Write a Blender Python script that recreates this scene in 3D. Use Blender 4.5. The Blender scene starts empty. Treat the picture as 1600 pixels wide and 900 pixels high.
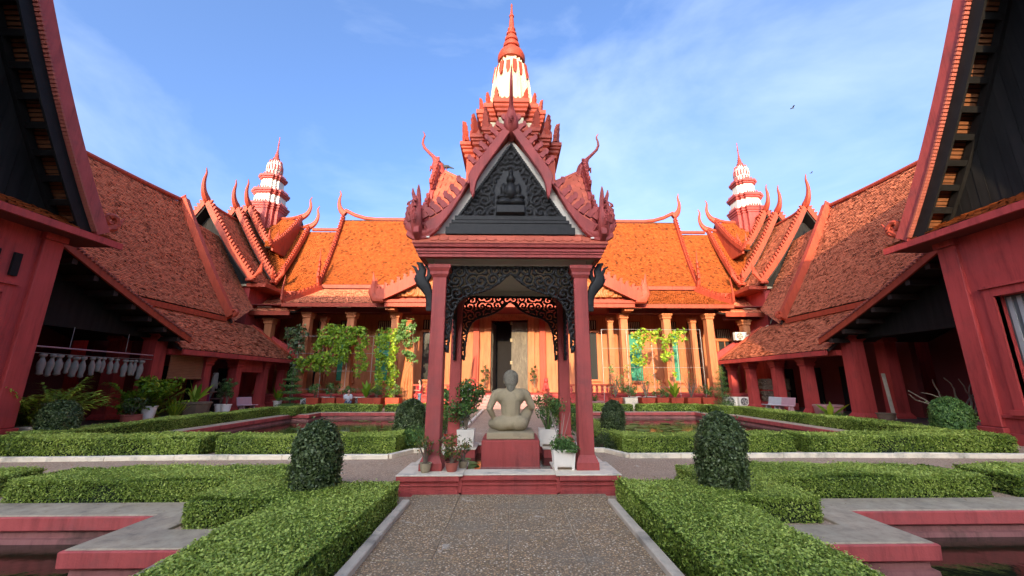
import bpy, bmesh, math, random
import numpy as np
from mathutils import Vector, Matrix
rnd = random.Random(7)
rng = np.random.default_rng(7)
R = math.radians
PI = math.pi
scn = bpy.context.scene
COL = scn.collection

# ------------------------------------------------------------------ camera
cam_d = bpy.data.cameras.new('camera')
cam = bpy.data.objects.new('camera', cam_d)
COL.objects.link(cam)
cam.location = (0, 0, 1.7)
PITCH = math.atan(147 / 622.0)
cam.rotation_euler = (PI / 2 + PITCH, 0, R(-1.2))
cam_d.sensor_width = 36
cam_d.lens = 622.0 / 1600 * 36
cam_d.shift_x = -10 / 1600
cam_d.clip_start = 0.05
cam_d.clip_end = 3000
scn.camera = cam

# ------------------------------------------------------------------ sky, sun, exposure
SUN = Vector((0.22, 1.0, -0.28)).normalized()      # the way the light travels
elev = math.asin(-SUN.z)
azim = math.atan2(-SUN.x, -SUN.y)
world = bpy.data.worlds.new('World')
scn.world = world
world.use_nodes = True
wn, wl = world.node_tree.nodes, world.node_tree.links
wn.clear()
sky = wn.new('ShaderNodeTexSky')
sky.sky_type = 'NISHITA'
sky.sun_disc = False
sky.sun_elevation = elev
sky.sun_rotation = azim
sky.altitude = 0
sky.air_density = 0.7
sky.dust_density = 9.0
sky.ozone_density = 4.8
tc = wn.new('ShaderNodeTexCoord')
mp = wn.new('ShaderNodeMapping')
mp.inputs['Rotation'].default_value = (0.2, 0.5, 0.5)
mp.inputs['Scale'].default_value = (1.2, 1.9, 3.2)
mp.inputs['Location'].default_value = (-1.17, 1.88, -2.74)
wl.new(tc.outputs['Generated'], mp.inputs['Vector'])
nz = wn.new('ShaderNodeTexNoise')
nz.inputs['Scale'].default_value = 1.0
nz.inputs['Detail'].default_value = 7
nz.inputs['Roughness'].default_value = 0.56
nz.inputs['Distortion'].default_value = 0.4
wl.new(mp.outputs['Vector'], nz.inputs['Vector'])
cr = wn.new('ShaderNodeValToRGB')
cr.color_ramp.elements[0].position = 0.46
cr.color_ramp.elements[0].color = (0, 0, 0, 1)
cr.color_ramp.elements[1].position = 0.78
cr.color_ramp.elements[1].color = (0.48, 0.48, 0.48, 1)
wl.new(nz.outputs['Fac'], cr.inputs['Fac'])
mixc = wn.new('ShaderNodeMixRGB')
mixc.inputs['Color2'].default_value = (1.75, 2.05, 2.4, 1)
wl.new(cr.outputs['Color'], mixc.inputs['Fac'])
wl.new(sky.outputs['Color'], mixc.inputs['Color1'])
bg = wn.new('ShaderNodeBackground')
bg.inputs['Strength'].default_value = 0.15
wl.new(mixc.outputs['Color'], bg.inputs['Color'])
wo = wn.new('ShaderNodeOutputWorld')
wl.new(bg.outputs['Background'], wo.inputs['Surface'])

sun_d = bpy.data.lights.new('sun', 'SUN')
sun_d.energy = 2.0
sun_d.angle = R(0.5)
sun_d.color = (1.0, 0.74, 0.46)
sun = bpy.data.objects.new('sun', sun_d)
COL.objects.link(sun)
sun.rotation_euler = SUN.to_track_quat('-Z', 'Y').to_euler()
sun.location = (0, -20, 30)

vs = scn.view_settings
vs.view_transform = 'Standard'
vs.look = 'None'
vs.gamma = 1
vs.use_curve_mapping = False
vs.exposure = 2.2

# ------------------------------------------------------------------ materials
MATS = {}

def mat(name, col, rough=0.7, var=0.12, scale=3.0, bump=0.0, bscale=40.0, dirt=None, dirt_amt=0.35, dirt_scale=1.2,
        spec=0.3, objrand=0.0, tint=None, stretch=None, metal=0.0, streak=None):
    """Procedural: noise-varied base colour, optional dirt patches, optional fine bump, per-piece variation."""
    m = bpy.data.materials.new(name)
    m.use_nodes = True
    n, l = m.node_tree.nodes, m.node_tree.links
    b = n['Principled BSDF']
    b.inputs['Roughness'].default_value = rough
    b.inputs['Specular IOR Level'].default_value = spec
    b.inputs['Metallic'].default_value = metal
    t = n.new('ShaderNodeTexCoord')
    src = t.outputs['Object']
    if stretch:
        mpn = n.new('ShaderNodeMapping')
        mpn.inputs['Scale'].default_value = stretch
        l.new(src, mpn.inputs['Vector'])
        src = mpn.outputs['Vector']
    nz1 = n.new('ShaderNodeTexNoise')
    nz1.inputs['Scale'].default_value = scale
    nz1.inputs['Detail'].default_value = 6
    l.new(src, nz1.inputs['Vector'])
    hsv = n.new('ShaderNodeMixRGB')
    hsv.inputs['Color1'].default_value = [c * (1 - var * 1.6) for c in col] + [1]
    hsv.inputs['Color2'].default_value = [min(1, c * (1 + var * 1.6)) for c in col] + [1]
    l.new(nz1.outputs['Fac'], hsv.inputs['Fac'])
    out = hsv.outputs['Color']
    if dirt:
        nz2 = n.new('ShaderNodeTexNoise')
        nz2.inputs['Scale'].default_value = dirt_scale
        nz2.inputs['Detail'].default_value = 9
        nz2.inputs['Roughness'].default_value = 0.7
        l.new(src, nz2.inputs['Vector'])
        rp = n.new('ShaderNodeValToRGB')
        rp.color_ramp.elements[0].position = 0.5
        rp.color_ramp.elements[1].position = 0.72
        rp.color_ramp.elements[1].color = (dirt_amt,) * 3 + (1,)
        rp.color_ramp.elements[0].color = (0, 0, 0, 1)
        l.new(nz2.outputs['Fac'], rp.inputs['Fac'])
        mx = n.new('ShaderNodeMixRGB')
        l.new(rp.outputs['Color'], mx.inputs['Fac'])
        l.new(out, mx.inputs['Color1'])
        mx.inputs['Color2'].default_value = list(dirt) + [1]
        out = mx.outputs['Color']
    if streak:                                        # rain streaks and rubbed patches running down the surface
        mps = n.new('ShaderNodeMapping')
        mps.inputs['Scale'].default_value = (5.5, 5.5, 0.55)
        l.new(t.outputs['Object'], mps.inputs['Vector'])
        ns = n.new('ShaderNodeTexNoise')
        ns.inputs['Scale'].default_value = 1.0
        ns.inputs['Detail'].default_value = 8
        ns.inputs['Roughness'].default_value = 0.75
        l.new(mps.outputs['Vector'], ns.inputs['Vector'])
        rs = n.new('ShaderNodeValToRGB')
        rs.color_ramp.elements[0].position = 0.30
        rs.color_ramp.elements[0].color = list(streak[0]) + [1]
        rs.color_ramp.elements[1].position = 0.78
        rs.color_ramp.elements[1].color = list(streak[1]) + [1]
        ks = rs.color_ramp.elements.new(0.5)
        ks.color = (1, 1, 1, 1)
        l.new(ns.outputs['Fac'], rs.inputs['Fac'])
        ms = n.new('ShaderNodeMixRGB')
        ms.blend_type = 'MULTIPLY'
        ms.inputs['Fac'].default_value = 1
        l.new(out, ms.inputs['Color1'])
        l.new(rs.outputs['Color'], ms.inputs['Color2'])
        out = ms.outputs['Color']
    if tint:                                          # per-face tint attribute: ramp multiplies the colour
        at_ = n.new('ShaderNodeAttribute')
        at_.attribute_name = 'tint'
        rp = n.new('ShaderNodeValToRGB')
        els = rp.color_ramp.elements
        els[0].position, els[0].color = tint[0][0], list(tint[0][1]) + [1]
        els[1].position, els[1].color = tint[-1][0], list(tint[-1][1]) + [1]
        for pos, c in tint[1:-1]:
            e = els.new(pos)
            e.color = list(c) + [1]
        l.new(at_.outputs['Fac'], rp.inputs['Fac'])
        mx = n.new('ShaderNodeMixRGB')
        mx.blend_type = 'MULTIPLY'
        mx.inputs['Fac'].default_value = 1
        l.new(out, mx.inputs['Color1'])
        l.new(rp.outputs['Color'], mx.inputs['Color2'])
        out = mx.outputs['Color']
    if objrand:
        oi = n.new('ShaderNodeObjectInfo')
        mr = n.new('ShaderNodeMapRange')
        mr.inputs['To Min'].default_value = 1 - objrand
        mr.inputs['To Max'].default_value = 1 + objrand
        l.new(oi.outputs['Random'], mr.inputs['Value'])
        mx = n.new('ShaderNodeVectorMath')
        mx.operation = 'SCALE'
        l.new(out, mx.inputs[0])
        l.new(mr.outputs['Result'], mx.inputs['Scale'])
        out = mx.outputs['Vector']
    l.new(out, b.inputs['Base Color'])
    if bump:
        nz3 = n.new('ShaderNodeTexNoise')
        nz3.inputs['Scale'].default_value = bscale
        nz3.inputs['Detail'].default_value = 4
        l.new(src, nz3.inputs['Vector'])
        bp = n.new('ShaderNodeBump')
        bp.inputs['Strength'].default_value = bump
        bp.inputs['Distance'].default_value = 0.02
        l.new(nz3.outputs['Fac'], bp.inputs['Height'])
        l.new(bp.outputs['Normal'], b.inputs['Normal'])
    MATS[name] = m
    return m

mat('maroon', (0.35, 0.058, 0.047), 0.6, 0.14, 2.5, 0.15, 60, dirt=(0.14, 0.05, 0.045), dirt_amt=0.65, streak=((0.60, 0.60, 0.63), (1.14, 1.25, 1.30)))
mat('red', (0.42, 0.05, 0.042), 0.65, 0.12, 0.9, 0.12, 50, dirt=(0.15, 0.04, 0.036), dirt_amt=0.6, dirt_scale=0.5, streak=((0.60, 0.60, 0.63), (1.14, 1.25, 1.30)))
mat('trim', (0.36, 0.052, 0.022), 0.6, 0.14, 1.0, 0.1, 30, dirt=(0.22, 0.05, 0.035), dirt_amt=0.4, dirt_scale=0.8, streak=((0.60, 0.60, 0.63), (1.14, 1.25, 1.30)))
mat('salmon', (0.42, 0.145, 0.058), 0.75, 0.14, 0.7, 0.1, 30, dirt=(0.46, 0.15, 0.08), dirt_amt=0.5, dirt_scale=0.6, streak=((0.60, 0.60, 0.63), (1.14, 1.25, 1.30)))
mat('black_wood', (0.011, 0.0105, 0.01), 0.55, 0.3, 4, 0.2, 30, spec=0.12)
mat('carved_black', (0.016, 0.015, 0.0135), 0.5, 0.4, 14, 0.1, 60, spec=0.2)
mat('board_black', (0.014, 0.013, 0.012), 0.7, 0.4, 2, 0.1, 40, objrand=0.3, stretch=(3, 3, 0.4), spec=0.12)
mat('dark_timber', (0.03, 0.02, 0.016), 0.7, 0.4, 3, objrand=0.2)
mat('white_plaster', (0.5, 0.445, 0.3), 0.8, 0.08, 3, 0.1, 40, dirt=(0.35, 0.33, 0.29), dirt_amt=0.4, streak=((0.7, 0.68, 0.62), (1.05, 1.05, 1.05)))
mat('gable_white', (0.78, 0.72, 0.60), 0.8, 0.06, 3)
mat('soffit_grey', (0.5, 0.44, 0.34), 0.8, 0.1, 3)
mat('ledge_white', (0.72, 0.6, 0.43), 0.8, 0.14, 5, 0.2, 60, dirt=(0.13, 0.125, 0.115), dirt_amt=0.75, dirt_scale=2.6)
mat('kerb_white', (0.78, 0.66, 0.48), 0.85, 0.12, 5, 0.25, 50, dirt=(0.10, 0.10, 0.085), dirt_amt=0.8, dirt_scale=1.6)
mat('kerb_grey', (0.58, 0.475, 0.335), 0.85, 0.14, 6, 0.25, 50, dirt=(0.10, 0.10, 0.085), dirt_amt=0.8, dirt_scale=2.2)
mat('concrete', (0.42, 0.32, 0.205), 0.9, 0.16, 3, 0.35, 120, dirt=(0.10, 0.092, 0.08), dirt_amt=0.6, dirt_scale=0.9, streak=((0.60, 0.60, 0.63), (1.14, 1.25, 1.30)))
mat('pond_red', (0.46, 0.085, 0.072), 0.7, 0.14, 2, 0.2, 40, dirt=(0.16, 0.07, 0.06), dirt_amt=0.6, dirt_scale=1.4, streak=((0.60, 0.60, 0.63), (1.14, 1.25, 1.30)))
mat('pond_foot', (0.285, 0.112, 0.093), 0.8, 0.2, 2, 0.2, 40, dirt=(0.05, 0.05, 0.03), dirt_amt=0.8, dirt_scale=1.4, streak=((0.60, 0.60, 0.63), (1.14, 1.25, 1.30)))
mat('stone', (0.34, 0.272, 0.16), 0.85, 0.14, 6, 0.35, 90, dirt=(0.13, 0.105, 0.065), dirt_amt=0.75, dirt_scale=3)
mat('tower_white', (0.58, 0.55, 0.48), 0.8, 0.08, 3, dirt=(0.3, 0.29, 0.27), dirt_amt=0.4)
mat('tile_dimmed', (0.16, 0.06, 0.022), 0.8, 0.2, 5)  # tile colour darkened to put the eave shade into the undersides
mat('shutter_back', (0.12, 0.12, 0.115), 0.7, 0.1, 4)
mat('stone_dark', (0.16, 0.11, 0.07), 0.9, 0.25, 5, 0.6, 30)
mat('tile_red', (0.52, 0.115, 0.062), 0.65, 0.15, 5, 0.2, 60, dirt=(0.2, 0.055, 0.04), dirt_amt=0.5, objrand=0.16)
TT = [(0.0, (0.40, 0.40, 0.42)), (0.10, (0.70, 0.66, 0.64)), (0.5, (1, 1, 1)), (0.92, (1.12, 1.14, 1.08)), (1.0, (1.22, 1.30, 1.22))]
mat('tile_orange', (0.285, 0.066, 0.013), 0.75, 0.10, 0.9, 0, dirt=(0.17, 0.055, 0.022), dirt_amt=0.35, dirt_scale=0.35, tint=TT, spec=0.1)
mat('tile_for_shade', (0.64, 0.205, 0.105), 0.75, 0.08, 0.9, 0, dirt=(0.40, 0.14, 0.08), dirt_amt=0.3, dirt_scale=0.35, tint=TT, spec=0.1)  # same tile as the orange one, colour lightened for roofs lying in shade
mat('grey_metal', (0.36, 0.34, 0.31), 0.45, 0.1, 4, metal=0.3)
mat('louvre_grey', (0.4, 0.38, 0.35), 0.6, 0.1, 4)
mat('white_metal', (0.76, 0.69, 0.57), 0.5, 0.06, 4, dirt=(0.35, 0.33, 0.3), dirt_amt=0.3)
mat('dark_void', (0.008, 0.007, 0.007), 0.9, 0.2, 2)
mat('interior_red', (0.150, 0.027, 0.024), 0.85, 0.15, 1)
mat('interior_floor', (0.080, 0.048, 0.042), 0.7, 0.2, 1)
mat('door_wood', (0.10, 0.085, 0.06), 0.7, 0.35, 2.5, 0.3, 20, dirt=(0.22, 0.19, 0.13), dirt_amt=0.7, dirt_scale=2.0, stretch=(2.5, 2.5, 0.7))
mat('green_shutter', (0.035, 0.22, 0.13), 0.5, 0.15, 1.5)
mat('gold_carving', (0.36, 0.125, 0.04), 0.55, 0.25, 4, 0.3, 10)
mat('white_pot', (0.78, 0.72, 0.62), 0.35, 0.05, 4)
mat('terracotta', (0.33, 0.09, 0.06), 0.75, 0.15, 4)
mat('clay_pink', (0.40, 0.20, 0.18), 0.75, 0.15, 4, dirt=(0.22, 0.12, 0.11), dirt_amt=0.5)
mat('soil', (0.045, 0.03, 0.02), 0.95, 0.3, 12, 0.5, 60)
mat('bench_pink', (0.42, 0.24, 0.25), 0.55, 0.08, 5, dirt=(0.25, 0.15, 0.15), dirt_amt=0.4)
mat('bench_grey', (0.42, 0.41, 0.39), 0.55, 0.08, 5, dirt=(0.25, 0.24, 0.22), dirt_amt=0.4)
mat('bark', (0.15, 0.11, 0.075), 0.9, 0.25, 12, 0.4, 50)
mat('bark_pale', (0.30, 0.25, 0.19), 0.9, 0.2, 12, 0.4, 50)
mat('cloth_white', (0.27, 0.24, 0.19), 0.9, 0.1, 8)
mat('cloth_maroon', (0.22, 0.02, 0.07), 0.9, 0.15, 5)
mat('bamboo', (0.24, 0.10, 0.045), 0.7, 0.25, 2, stretch=(1, 1, 16))
mat('skin', (0.42, 0.24, 0.16), 0.6, 0.05, 4)
mat('hair', (0.012, 0.010, 0.009), 0.45, 0.2, 10)
mat('vest_red', (0.55, 0.02, 0.035), 0.8, 0.1, 5)
mat('shirt_print', (0.55, 0.55, 0.55), 0.9, 0.5, 26)
mat('jeans', (0.10, 0.13, 0.19), 0.9, 0.15, 8)
mat('flag_blue', (0.03, 0.05, 0.30), 0.8, 0.1, 5)
mat('flag_red', (0.50, 0.02, 0.04), 0.8, 0.1, 5)
mat('feather', (0.05, 0.055, 0.065), 0.7, 0.25, 20)
mat('flower_red', (0.60, 0.06, 0.03), 0.6, 0.2, 5)

def leafmat(name, dark, mid, light, rough=0.45, trans=0.3):
    m = bpy.data.materials.new(name)
    m.use_nodes = True
    n, l = m.node_tree.nodes, m.node_tree.links
    b = n['Principled BSDF']
    b.inputs['Roughness'].default_value = rough
    b.inputs['Specular IOR Level'].default_value = 0.35
    a = n.new('ShaderNodeAttribute')
    a.attribute_name = 'tint'
    rp = n.new('ShaderNodeValToRGB')
    e = rp.color_ramp.elements
    e[0].position, e[0].color = 0.0, list(dark) + [1]
    e[1].position, e[1].color = 1.0, list(light) + [1]
    k = e.new(0.55)
    k.color = list(mid) + [1]
    l.new(a.outputs['Fac'], rp.inputs['Fac'])
    l.new(rp.outputs['Color'], b.inputs['Base Color'])
    tr = n.new('ShaderNodeBsdfTranslucent')
    l.new(rp.outputs['Color'], tr.inputs['Color'])
    mx = n.new('ShaderNodeMixShader')
    mx.inputs['Fac'].default_value = trans
    o = n['Material Output']
    l.new(b.outputs['BSDF'], mx.inputs[1])
    l.new(tr.outputs['BSDF'], mx.inputs[2])
    l.new(mx.outputs['Shader'], o.inputs['Surface'])
    MATS[name] = m
    return m

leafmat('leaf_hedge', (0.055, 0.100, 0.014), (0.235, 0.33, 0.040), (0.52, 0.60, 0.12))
leafmat('leaf_dark', (0.030, 0.050, 0.014), (0.080, 0.118, 0.034), (0.24, 0.29, 0.12), rough=0.35)
leafmat('leaf_shrub', (0.045, 0.105, 0.022), (0.105, 0.210, 0.045), (0.255, 0.375, 0.090))
leafmat('leaf_vine', (0.07, 0.15, 0.012), (0.22, 0.36, 0.02), (0.52, 0.62, 0.05), trans=0.4)
leafmat('leaf_palm', (0.12, 0.19, 0.015), (0.30, 0.38, 0.03), (0.58, 0.60, 0.07), trans=0.35)
leafmat('leaf_croton', (0.05, 0.09, 0.015), (0.12, 0.15, 0.02), (0.42, 0.10, 0.03))
mat('hedge_core', (0.012, 0.020, 0.006), 0.95, 0.3, 10)

def aggregate(name, base, stones, scale=75, bump=0.6, patch=(0.10, 0.085, 0.07)):
    """Exposed-aggregate surface: pebbles in a dull cement, with worn and stained areas."""
    m = bpy.data.materials.new(name)
    m.use_nodes = True
    n, l = m.node_tree.nodes, m.node_tree.links
    b = n['Principled BSDF']
    b.inputs['Roughness'].default_value = 0.85
    b.inputs['Specular IOR Level'].default_value = 0.25
    t = n.new('ShaderNodeTexCoord')
    geo = n.new('ShaderNodeNewGeometry')
    v = n.new('ShaderNodeTexVoronoi')
    v.inputs['Scale'].default_value = scale
    l.new(geo.outputs['Position'], v.inputs['Vector'])
    rp = n.new('ShaderNodeValToRGB')
    e = rp.color_ramp.elements
    e[0].position, e[0].color = 0.0, list(stones[0]) + [1]
    e[1].position, e[1].color = 1.0, list(stones[-1]) + [1]
    for i, c in enumerate(stones[1:-1]):
        k = e.new((i + 1) / (len(stones) - 1))
        k.color = list(c) + [1]
    sx = n.new('ShaderNodeSeparateColor')
    l.new(v.outputs['Color'], sx.inputs['Color'])
    l.new(sx.outputs['Red'], rp.inputs['Fac'])
    edge = n.new('ShaderNodeMapRange')
    edge.inputs['From Min'].default_value = 0.35
    edge.inputs['From Max'].default_value = 0.62
    l.new(v.outputs['Distance'], edge.inputs['Value'])
    m1 = n.new('ShaderNodeMixRGB')
    l.new(edge.outputs['Result'], m1.inputs['Fac'])
    l.new(rp.outputs['Color'], m1.inputs['Color1'])
    m1.inputs['Color2'].default_value = list(base) + [1]
    n2 = n.new('ShaderNodeTexNoise')
    n2.inputs['Scale'].default_value = 1.3
    n2.inputs['Detail'].default_value = 8
    n2.inputs['Roughness'].default_value = 0.65
    l.new(geo.outputs['Position'], n2.inputs['Vector'])
    r2 = n.new('ShaderNodeValToRGB')
    r2.color_ramp.elements[0].position = 0.48
    r2.color_ramp.elements[0].color = (0, 0, 0, 1)
    r2.color_ramp.elements[1].position = 0.70
    r2.color_ramp.elements[1].color = (0.8, 0.8, 0.8, 1)
    l.new(n2.outputs['Fac'], r2.inputs['Fac'])
    m2 = n.new('ShaderNodeMixRGB')
    l.new(r2.outputs['Color'], m2.inputs['Fac'])
    l.new(m1.outputs['Color'], m2.inputs['Color1'])
    m2.inputs['Color2'].default_value = list(patch) + [1]
    # a few pale cement smears
    n3 = n.new('ShaderNodeTexNoise')
    n3.inputs['Scale'].default_value = 2.1
    n3.inputs['Detail'].default_value = 5
    n3.inputs['Distortion'].default_value = 0.6
    l.new(geo.outputs['Position'], n3.inputs['Vector'])
    r3 = n.new('ShaderNodeValToRGB')
    r3.color_ramp.elements[0].position = 0.665
    r3.color_ramp.elements[0].color = (0, 0, 0, 1)
    r3.color_ramp.elements[1].position = 0.69
    r3.color_ramp.elements[1].color = (0.65, 0.65, 0.65, 1)
    l.new(n3.outputs['Fac'], r3.inputs['Fac'])
    m3 = n.new('ShaderNodeMixRGB')
    l.new(r3.outputs['Color'], m3.inputs['Fac'])
    l.new(m2.outputs['Color'], m3.inputs['Color1'])
    m3.inputs['Color2'].default_value = (0.50, 0.42, 0.31, 1)
    l.new(m3.outputs['Color'], b.inputs['Base Color'])
    bp = n.new('ShaderNodeBump')
    bp.inputs['Strength'].default_value = bump
    bp.inputs['Distance'].default_value = 0.006
    bp.invert = True
    l.new(v.outputs['Distance'], bp.inputs['Height'])
    l.new(bp.outputs['Normal'], b.inputs['Normal'])
    MATS[name] = m

aggregate('paving', (0.21, 0.145, 0.08), [(0.11, 0.07, 0.04), (0.42, 0.27, 0.135), (0.62, 0.38, 0.18), (0.24, 0.165, 0.095), (0.90, 0.71, 0.46)], 52, patch=(0.235, 0.185, 0.12))
aggregate('gravel', (0.30, 0.20, 0.125), [(0.22, 0.145, 0.085), (0.50, 0.33, 0.195), (0.60, 0.39, 0.23), (0.38, 0.275, 0.175), (0.72, 0.55, 0.36)], 44, patch=(0.43, 0.305, 0.20))

def watermat():
    m = bpy.data.materials.new('pond_water')
    m.use_nodes = True
    n, l = m.node_tree.nodes, m.node_tree.links
    b = n['Principled BSDF']
    b.inputs['Base Color'].default_value = (0.012, 0.016, 0.007, 1)
    b.inputs['Roughness'].default_value = 0.08
    b.inputs['Specular IOR Level'].default_value = 0.5
    g = n.new('ShaderNodeNewGeometry')
    nn = n.new('ShaderNodeTexNoise')
    nn.inputs['Scale'].default_value = 5
    nn.inputs['Detail'].default_value = 3
    l.new(g.outputs['Position'], nn.inputs['Vector'])
    bp = n.new('ShaderNodeBump')
    bp.inputs['Strength'].default_value = 0.12
    bp.inputs['Distance'].default_value = 0.03
    l.new(nn.outputs['Fac'], bp.inputs['Height'])
    l.new(bp.outputs['Normal'], b.inputs['Normal'])
    MATS['pond_water'] = m
watermat()

def glassmat():
    m = bpy.data.materials.new('window_glass')
    m.use_nodes = True
    b = m.node_tree.nodes['Principled BSDF']
    b.inputs['Base Color'].default_value = (0.03, 0.032, 0.03, 1)
    b.inputs['Roughness'].default_value = 0.12
    b.inputs['Specular IOR Level'].default_value = 0.7
    MATS['window_glass'] = m
glassmat()

# ------------------------------------------------------------------ mesh helpers
OFF = {}

def props(o, label=None, cat=None, group=None, kind=None):
    if label: o['label'] = label
    if cat: o['category'] = cat
    if group: o['group'] = group
    if kind: o['kind'] = kind
    return o

def thing(name, label, cat, loc=(0, 0, 0), rz=0.0, group=None):
    o = bpy.data.objects.new(name, None)
    o.empty_display_size = 0.2
    COL.objects.link(o)
    o.location = loc
    o.rotation_euler = (0, 0, rz)
    props(o, label, cat, group)
    OFF[o.name] = Vector(loc)
    return o

def link(name, me, m=None, parent=None):
    o = bpy.data.objects.new(name, me)
    COL.objects.link(o)
    if m and not me.materials:
        me.materials.append(MATS[m])
    if parent:
        o.parent = parent
    return o

class MB:
    """Collects shapes; build() links them as one mesh object."""
    def __init__(self):
        self.v, self.f = [], []
    def add(self, vs, fs):
        k = len(self.v)
        self.v += [tuple(p) for p in vs]
        self.f += [[i + k for i in f] for f in fs]
        return self
    def box(self, x0, x1, y0, y1, z0, z1):
        vs = [(x0, y0, z0), (x1, y0, z0), (x1, y1, z0), (x0, y1, z0), (x0, y0, z1), (x1, y0, z1), (x1, y1, z1), (x0, y1, z1)]
        return self.add(vs, [(0, 3, 2, 1), (4, 5, 6, 7), (0, 1, 5, 4), (1, 2, 6, 5), (2, 3, 7, 6), (3, 0, 4, 7)])
    def taper(self, cx, cy, z0, z1, a0, b0, a1, b1, ox=0, oy=0):
        vs = [(cx - a0, cy - b0, z0), (cx + a0, cy - b0, z0), (cx + a0, cy + b0, z0), (cx - a0, cy + b0, z0),
              (cx + ox - a1, cy + oy - b1, z1), (cx + ox + a1, cy + oy - b1, z1), (cx + ox + a1, cy + oy + b1, z1), (cx + ox - a1, cy + oy + b1, z1)]
        return self.add(vs, [(0, 3, 2, 1), (4, 5, 6, 7), (0, 1, 5, 4), (1, 2, 6, 5), (2, 3, 7, 6), (3, 0, 4, 7)])
    def extrude(self, pts, d):
        """Polygon of 3-D points pushed along vector d (closed prism)."""
        n = len(pts)
        P = [Vector(p) for p in pts]
        D = Vector(d)
        vs = P + [p + D for p in P]
        fs = [list(range(n))[::-1], list(range(n, 2 * n))] + [(i, (i + 1) % n, n + (i + 1) % n, n + i) for i in range(n)]
        return self.add(vs, fs)
    def sweep(self, pts, wv, tv):
        """Bar of rectangular section through pts; wv[i] width vectors, tv thickness vector (both from the line)."""
        n = len(pts)
        vs, fs = [], []
        for i, p in enumerate(pts):
            p = Vector(p)
            w = Vector(wv[i] if isinstance(wv, list) else wv)
            t = Vector(tv[i] if isinstance(tv, list) else tv)
            vs += [p, p + w, p + w + t, p + t]
        for i in range(n - 1):
            a, b = 4 * i, 4 * i + 4
            for k in range(4):
                fs.append((a + k, a + (k + 1) % 4, b + (k + 1) % 4, b + k))
        fs.append((0, 3, 2, 1))
        k = 4 * (n - 1)
        fs.append((k, k + 1, k + 2, k + 3))
        return self.add(vs, fs)
    def lathe(self, cx, cy, prof, n=20, cap=True):
        vs, fs = [], []
        for r, z in prof:
            for i in range(n):
                a = 2 * PI * i / n
                vs.append((cx + r * math.cos(a), cy + r * math.sin(a), z))
        for j in range(len(prof) - 1):
            for i in range(n):
                a, b = j * n + i, j * n + (i + 1) % n
                fs.append((a, b, b + n, a + n))
        if cap:
            fs.append(list(range(n))[::-1])
            fs.append([(len(prof) - 1) * n + i for i in range(n)])
        return self.add(vs, fs)
    def tube(self, pts, rad, n=8, flat=1.0, fdir=None):
        """Tapered tube along pts; flat squeezes the section along fdir."""
        P = [Vector(p) for p in pts]
        vs, fs = [], []
        up = Vector((0.13, 0.27, 0.95))
        fd = Vector(fdir).normalized() if fdir else None
        for i, p in enumerate(P):
            t = (P[min(i + 1, len(P) - 1)] - P[max(i - 1, 0)]).normalized()
            if fd:
                a = (fd - t * fd.dot(t)).normalized()
            else:
                a = t.cross(up)
                a = a.normalized() if a.length > 1e-4 else Vector((1, 0, 0))
            b = t.cross(a).normalized()
            r = rad[i] if isinstance(rad, (list, tuple)) else rad
            for k in range(n):
                an = 2 * PI * k / n
                vs.append(p + a * (r * flat * math.cos(an)) + b * (r * math.sin(an)))
        for i in range(len(P) - 1):
            for k in range(n):
                a0, b0 = i * n + k, i * n + (k + 1) % n
                fs.append((a0, b0, b0 + n, a0 + n))
        fs.append(list(range(n))[::-1])
        fs.append([(len(P) - 1) * n + k for k in range(n)])
        return self.add(vs, fs)
    def loop(self, plan, prof, zcap=True):
        """Moulding run round an orthogonal plan polygon (counter-clockwise); prof = [(offset, z)...]."""
        n = len(plan)
        nor = []
        for i in range(n):
            x0, y0 = plan[i]
            x1, y1 = plan[(i + 1) % n]
            L = math.hypot(x1 - x0, y1 - y0)
            nor.append(((y1 - y0) / L, -(x1 - x0) / L))
        vs, fs = [], []
        for off, z in prof:
            for i in range(n):
                a, b = nor[i - 1], nor[i]
                d = 1 + a[0] * b[0] + a[1] * b[1]
                vs.append((plan[i][0] + off * (a[0] + b[0]) / d, plan[i][1] + off * (a[1] + b[1]) / d, z))
        for j in range(len(prof) - 1):
            for i in range(n):
                a, b = j * n + i, j * n + (i + 1) % n
                fs.append((a, b, b + n, a + n))
        if zcap:
            fs.append([(len(prof) - 1) * n + i for i in range(n)])
            fs.append(list(range(n))[::-1])
        return self.add(vs, fs)
    def mesh(self, name, off=None, sx=1):
        me = bpy.data.meshes.new(name)
        vs = self.v
        if sx < 0:
            vs = [(-x, y, z) for x, y, z in vs]
        if off is not None:
            vs = [(x - off[0], y - off[1], z - off[2]) for x, y, z in vs]
        me.from_pydata(vs, [], self.f)
        bm = bmesh.new()
        bm.from_mesh(me)
        bmesh.ops.recalc_face_normals(bm, faces=bm.faces)
        bm.to_mesh(me)
        bm.free()
        return me
    def build(self, name, m, parent=None, world=True, sx=1, smooth=False, bevel=0.0):
        off = OFF.get(parent.name) if (parent is not None and world) else None
        if parent is not None and world and parent.name not in OFF:
            raise RuntimeError('no offset for ' + parent.name)
        me = self.mesh(name, off, sx)
        if bevel:
            bm = bmesh.new()
            bm.from_mesh(me)
            bmesh.ops.bevel(bm, geom=[e for e in bm.edges if e.calc_face_angle(0) > 0.5], offset=bevel, segments=1, affect='EDGES', clamp_overlap=True)
            bm.to_mesh(me)
            bm.free()
        if smooth:
            me.shade_smooth()
            me.set_sharp_from_angle(angle=R(40))
        o = link(name, me, m, parent)
        if parent is not None:
            OFF[o.name] = OFF.get(parent.name, Vector())
        else:
            OFF[o.name] = Vector()
        return o

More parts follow.
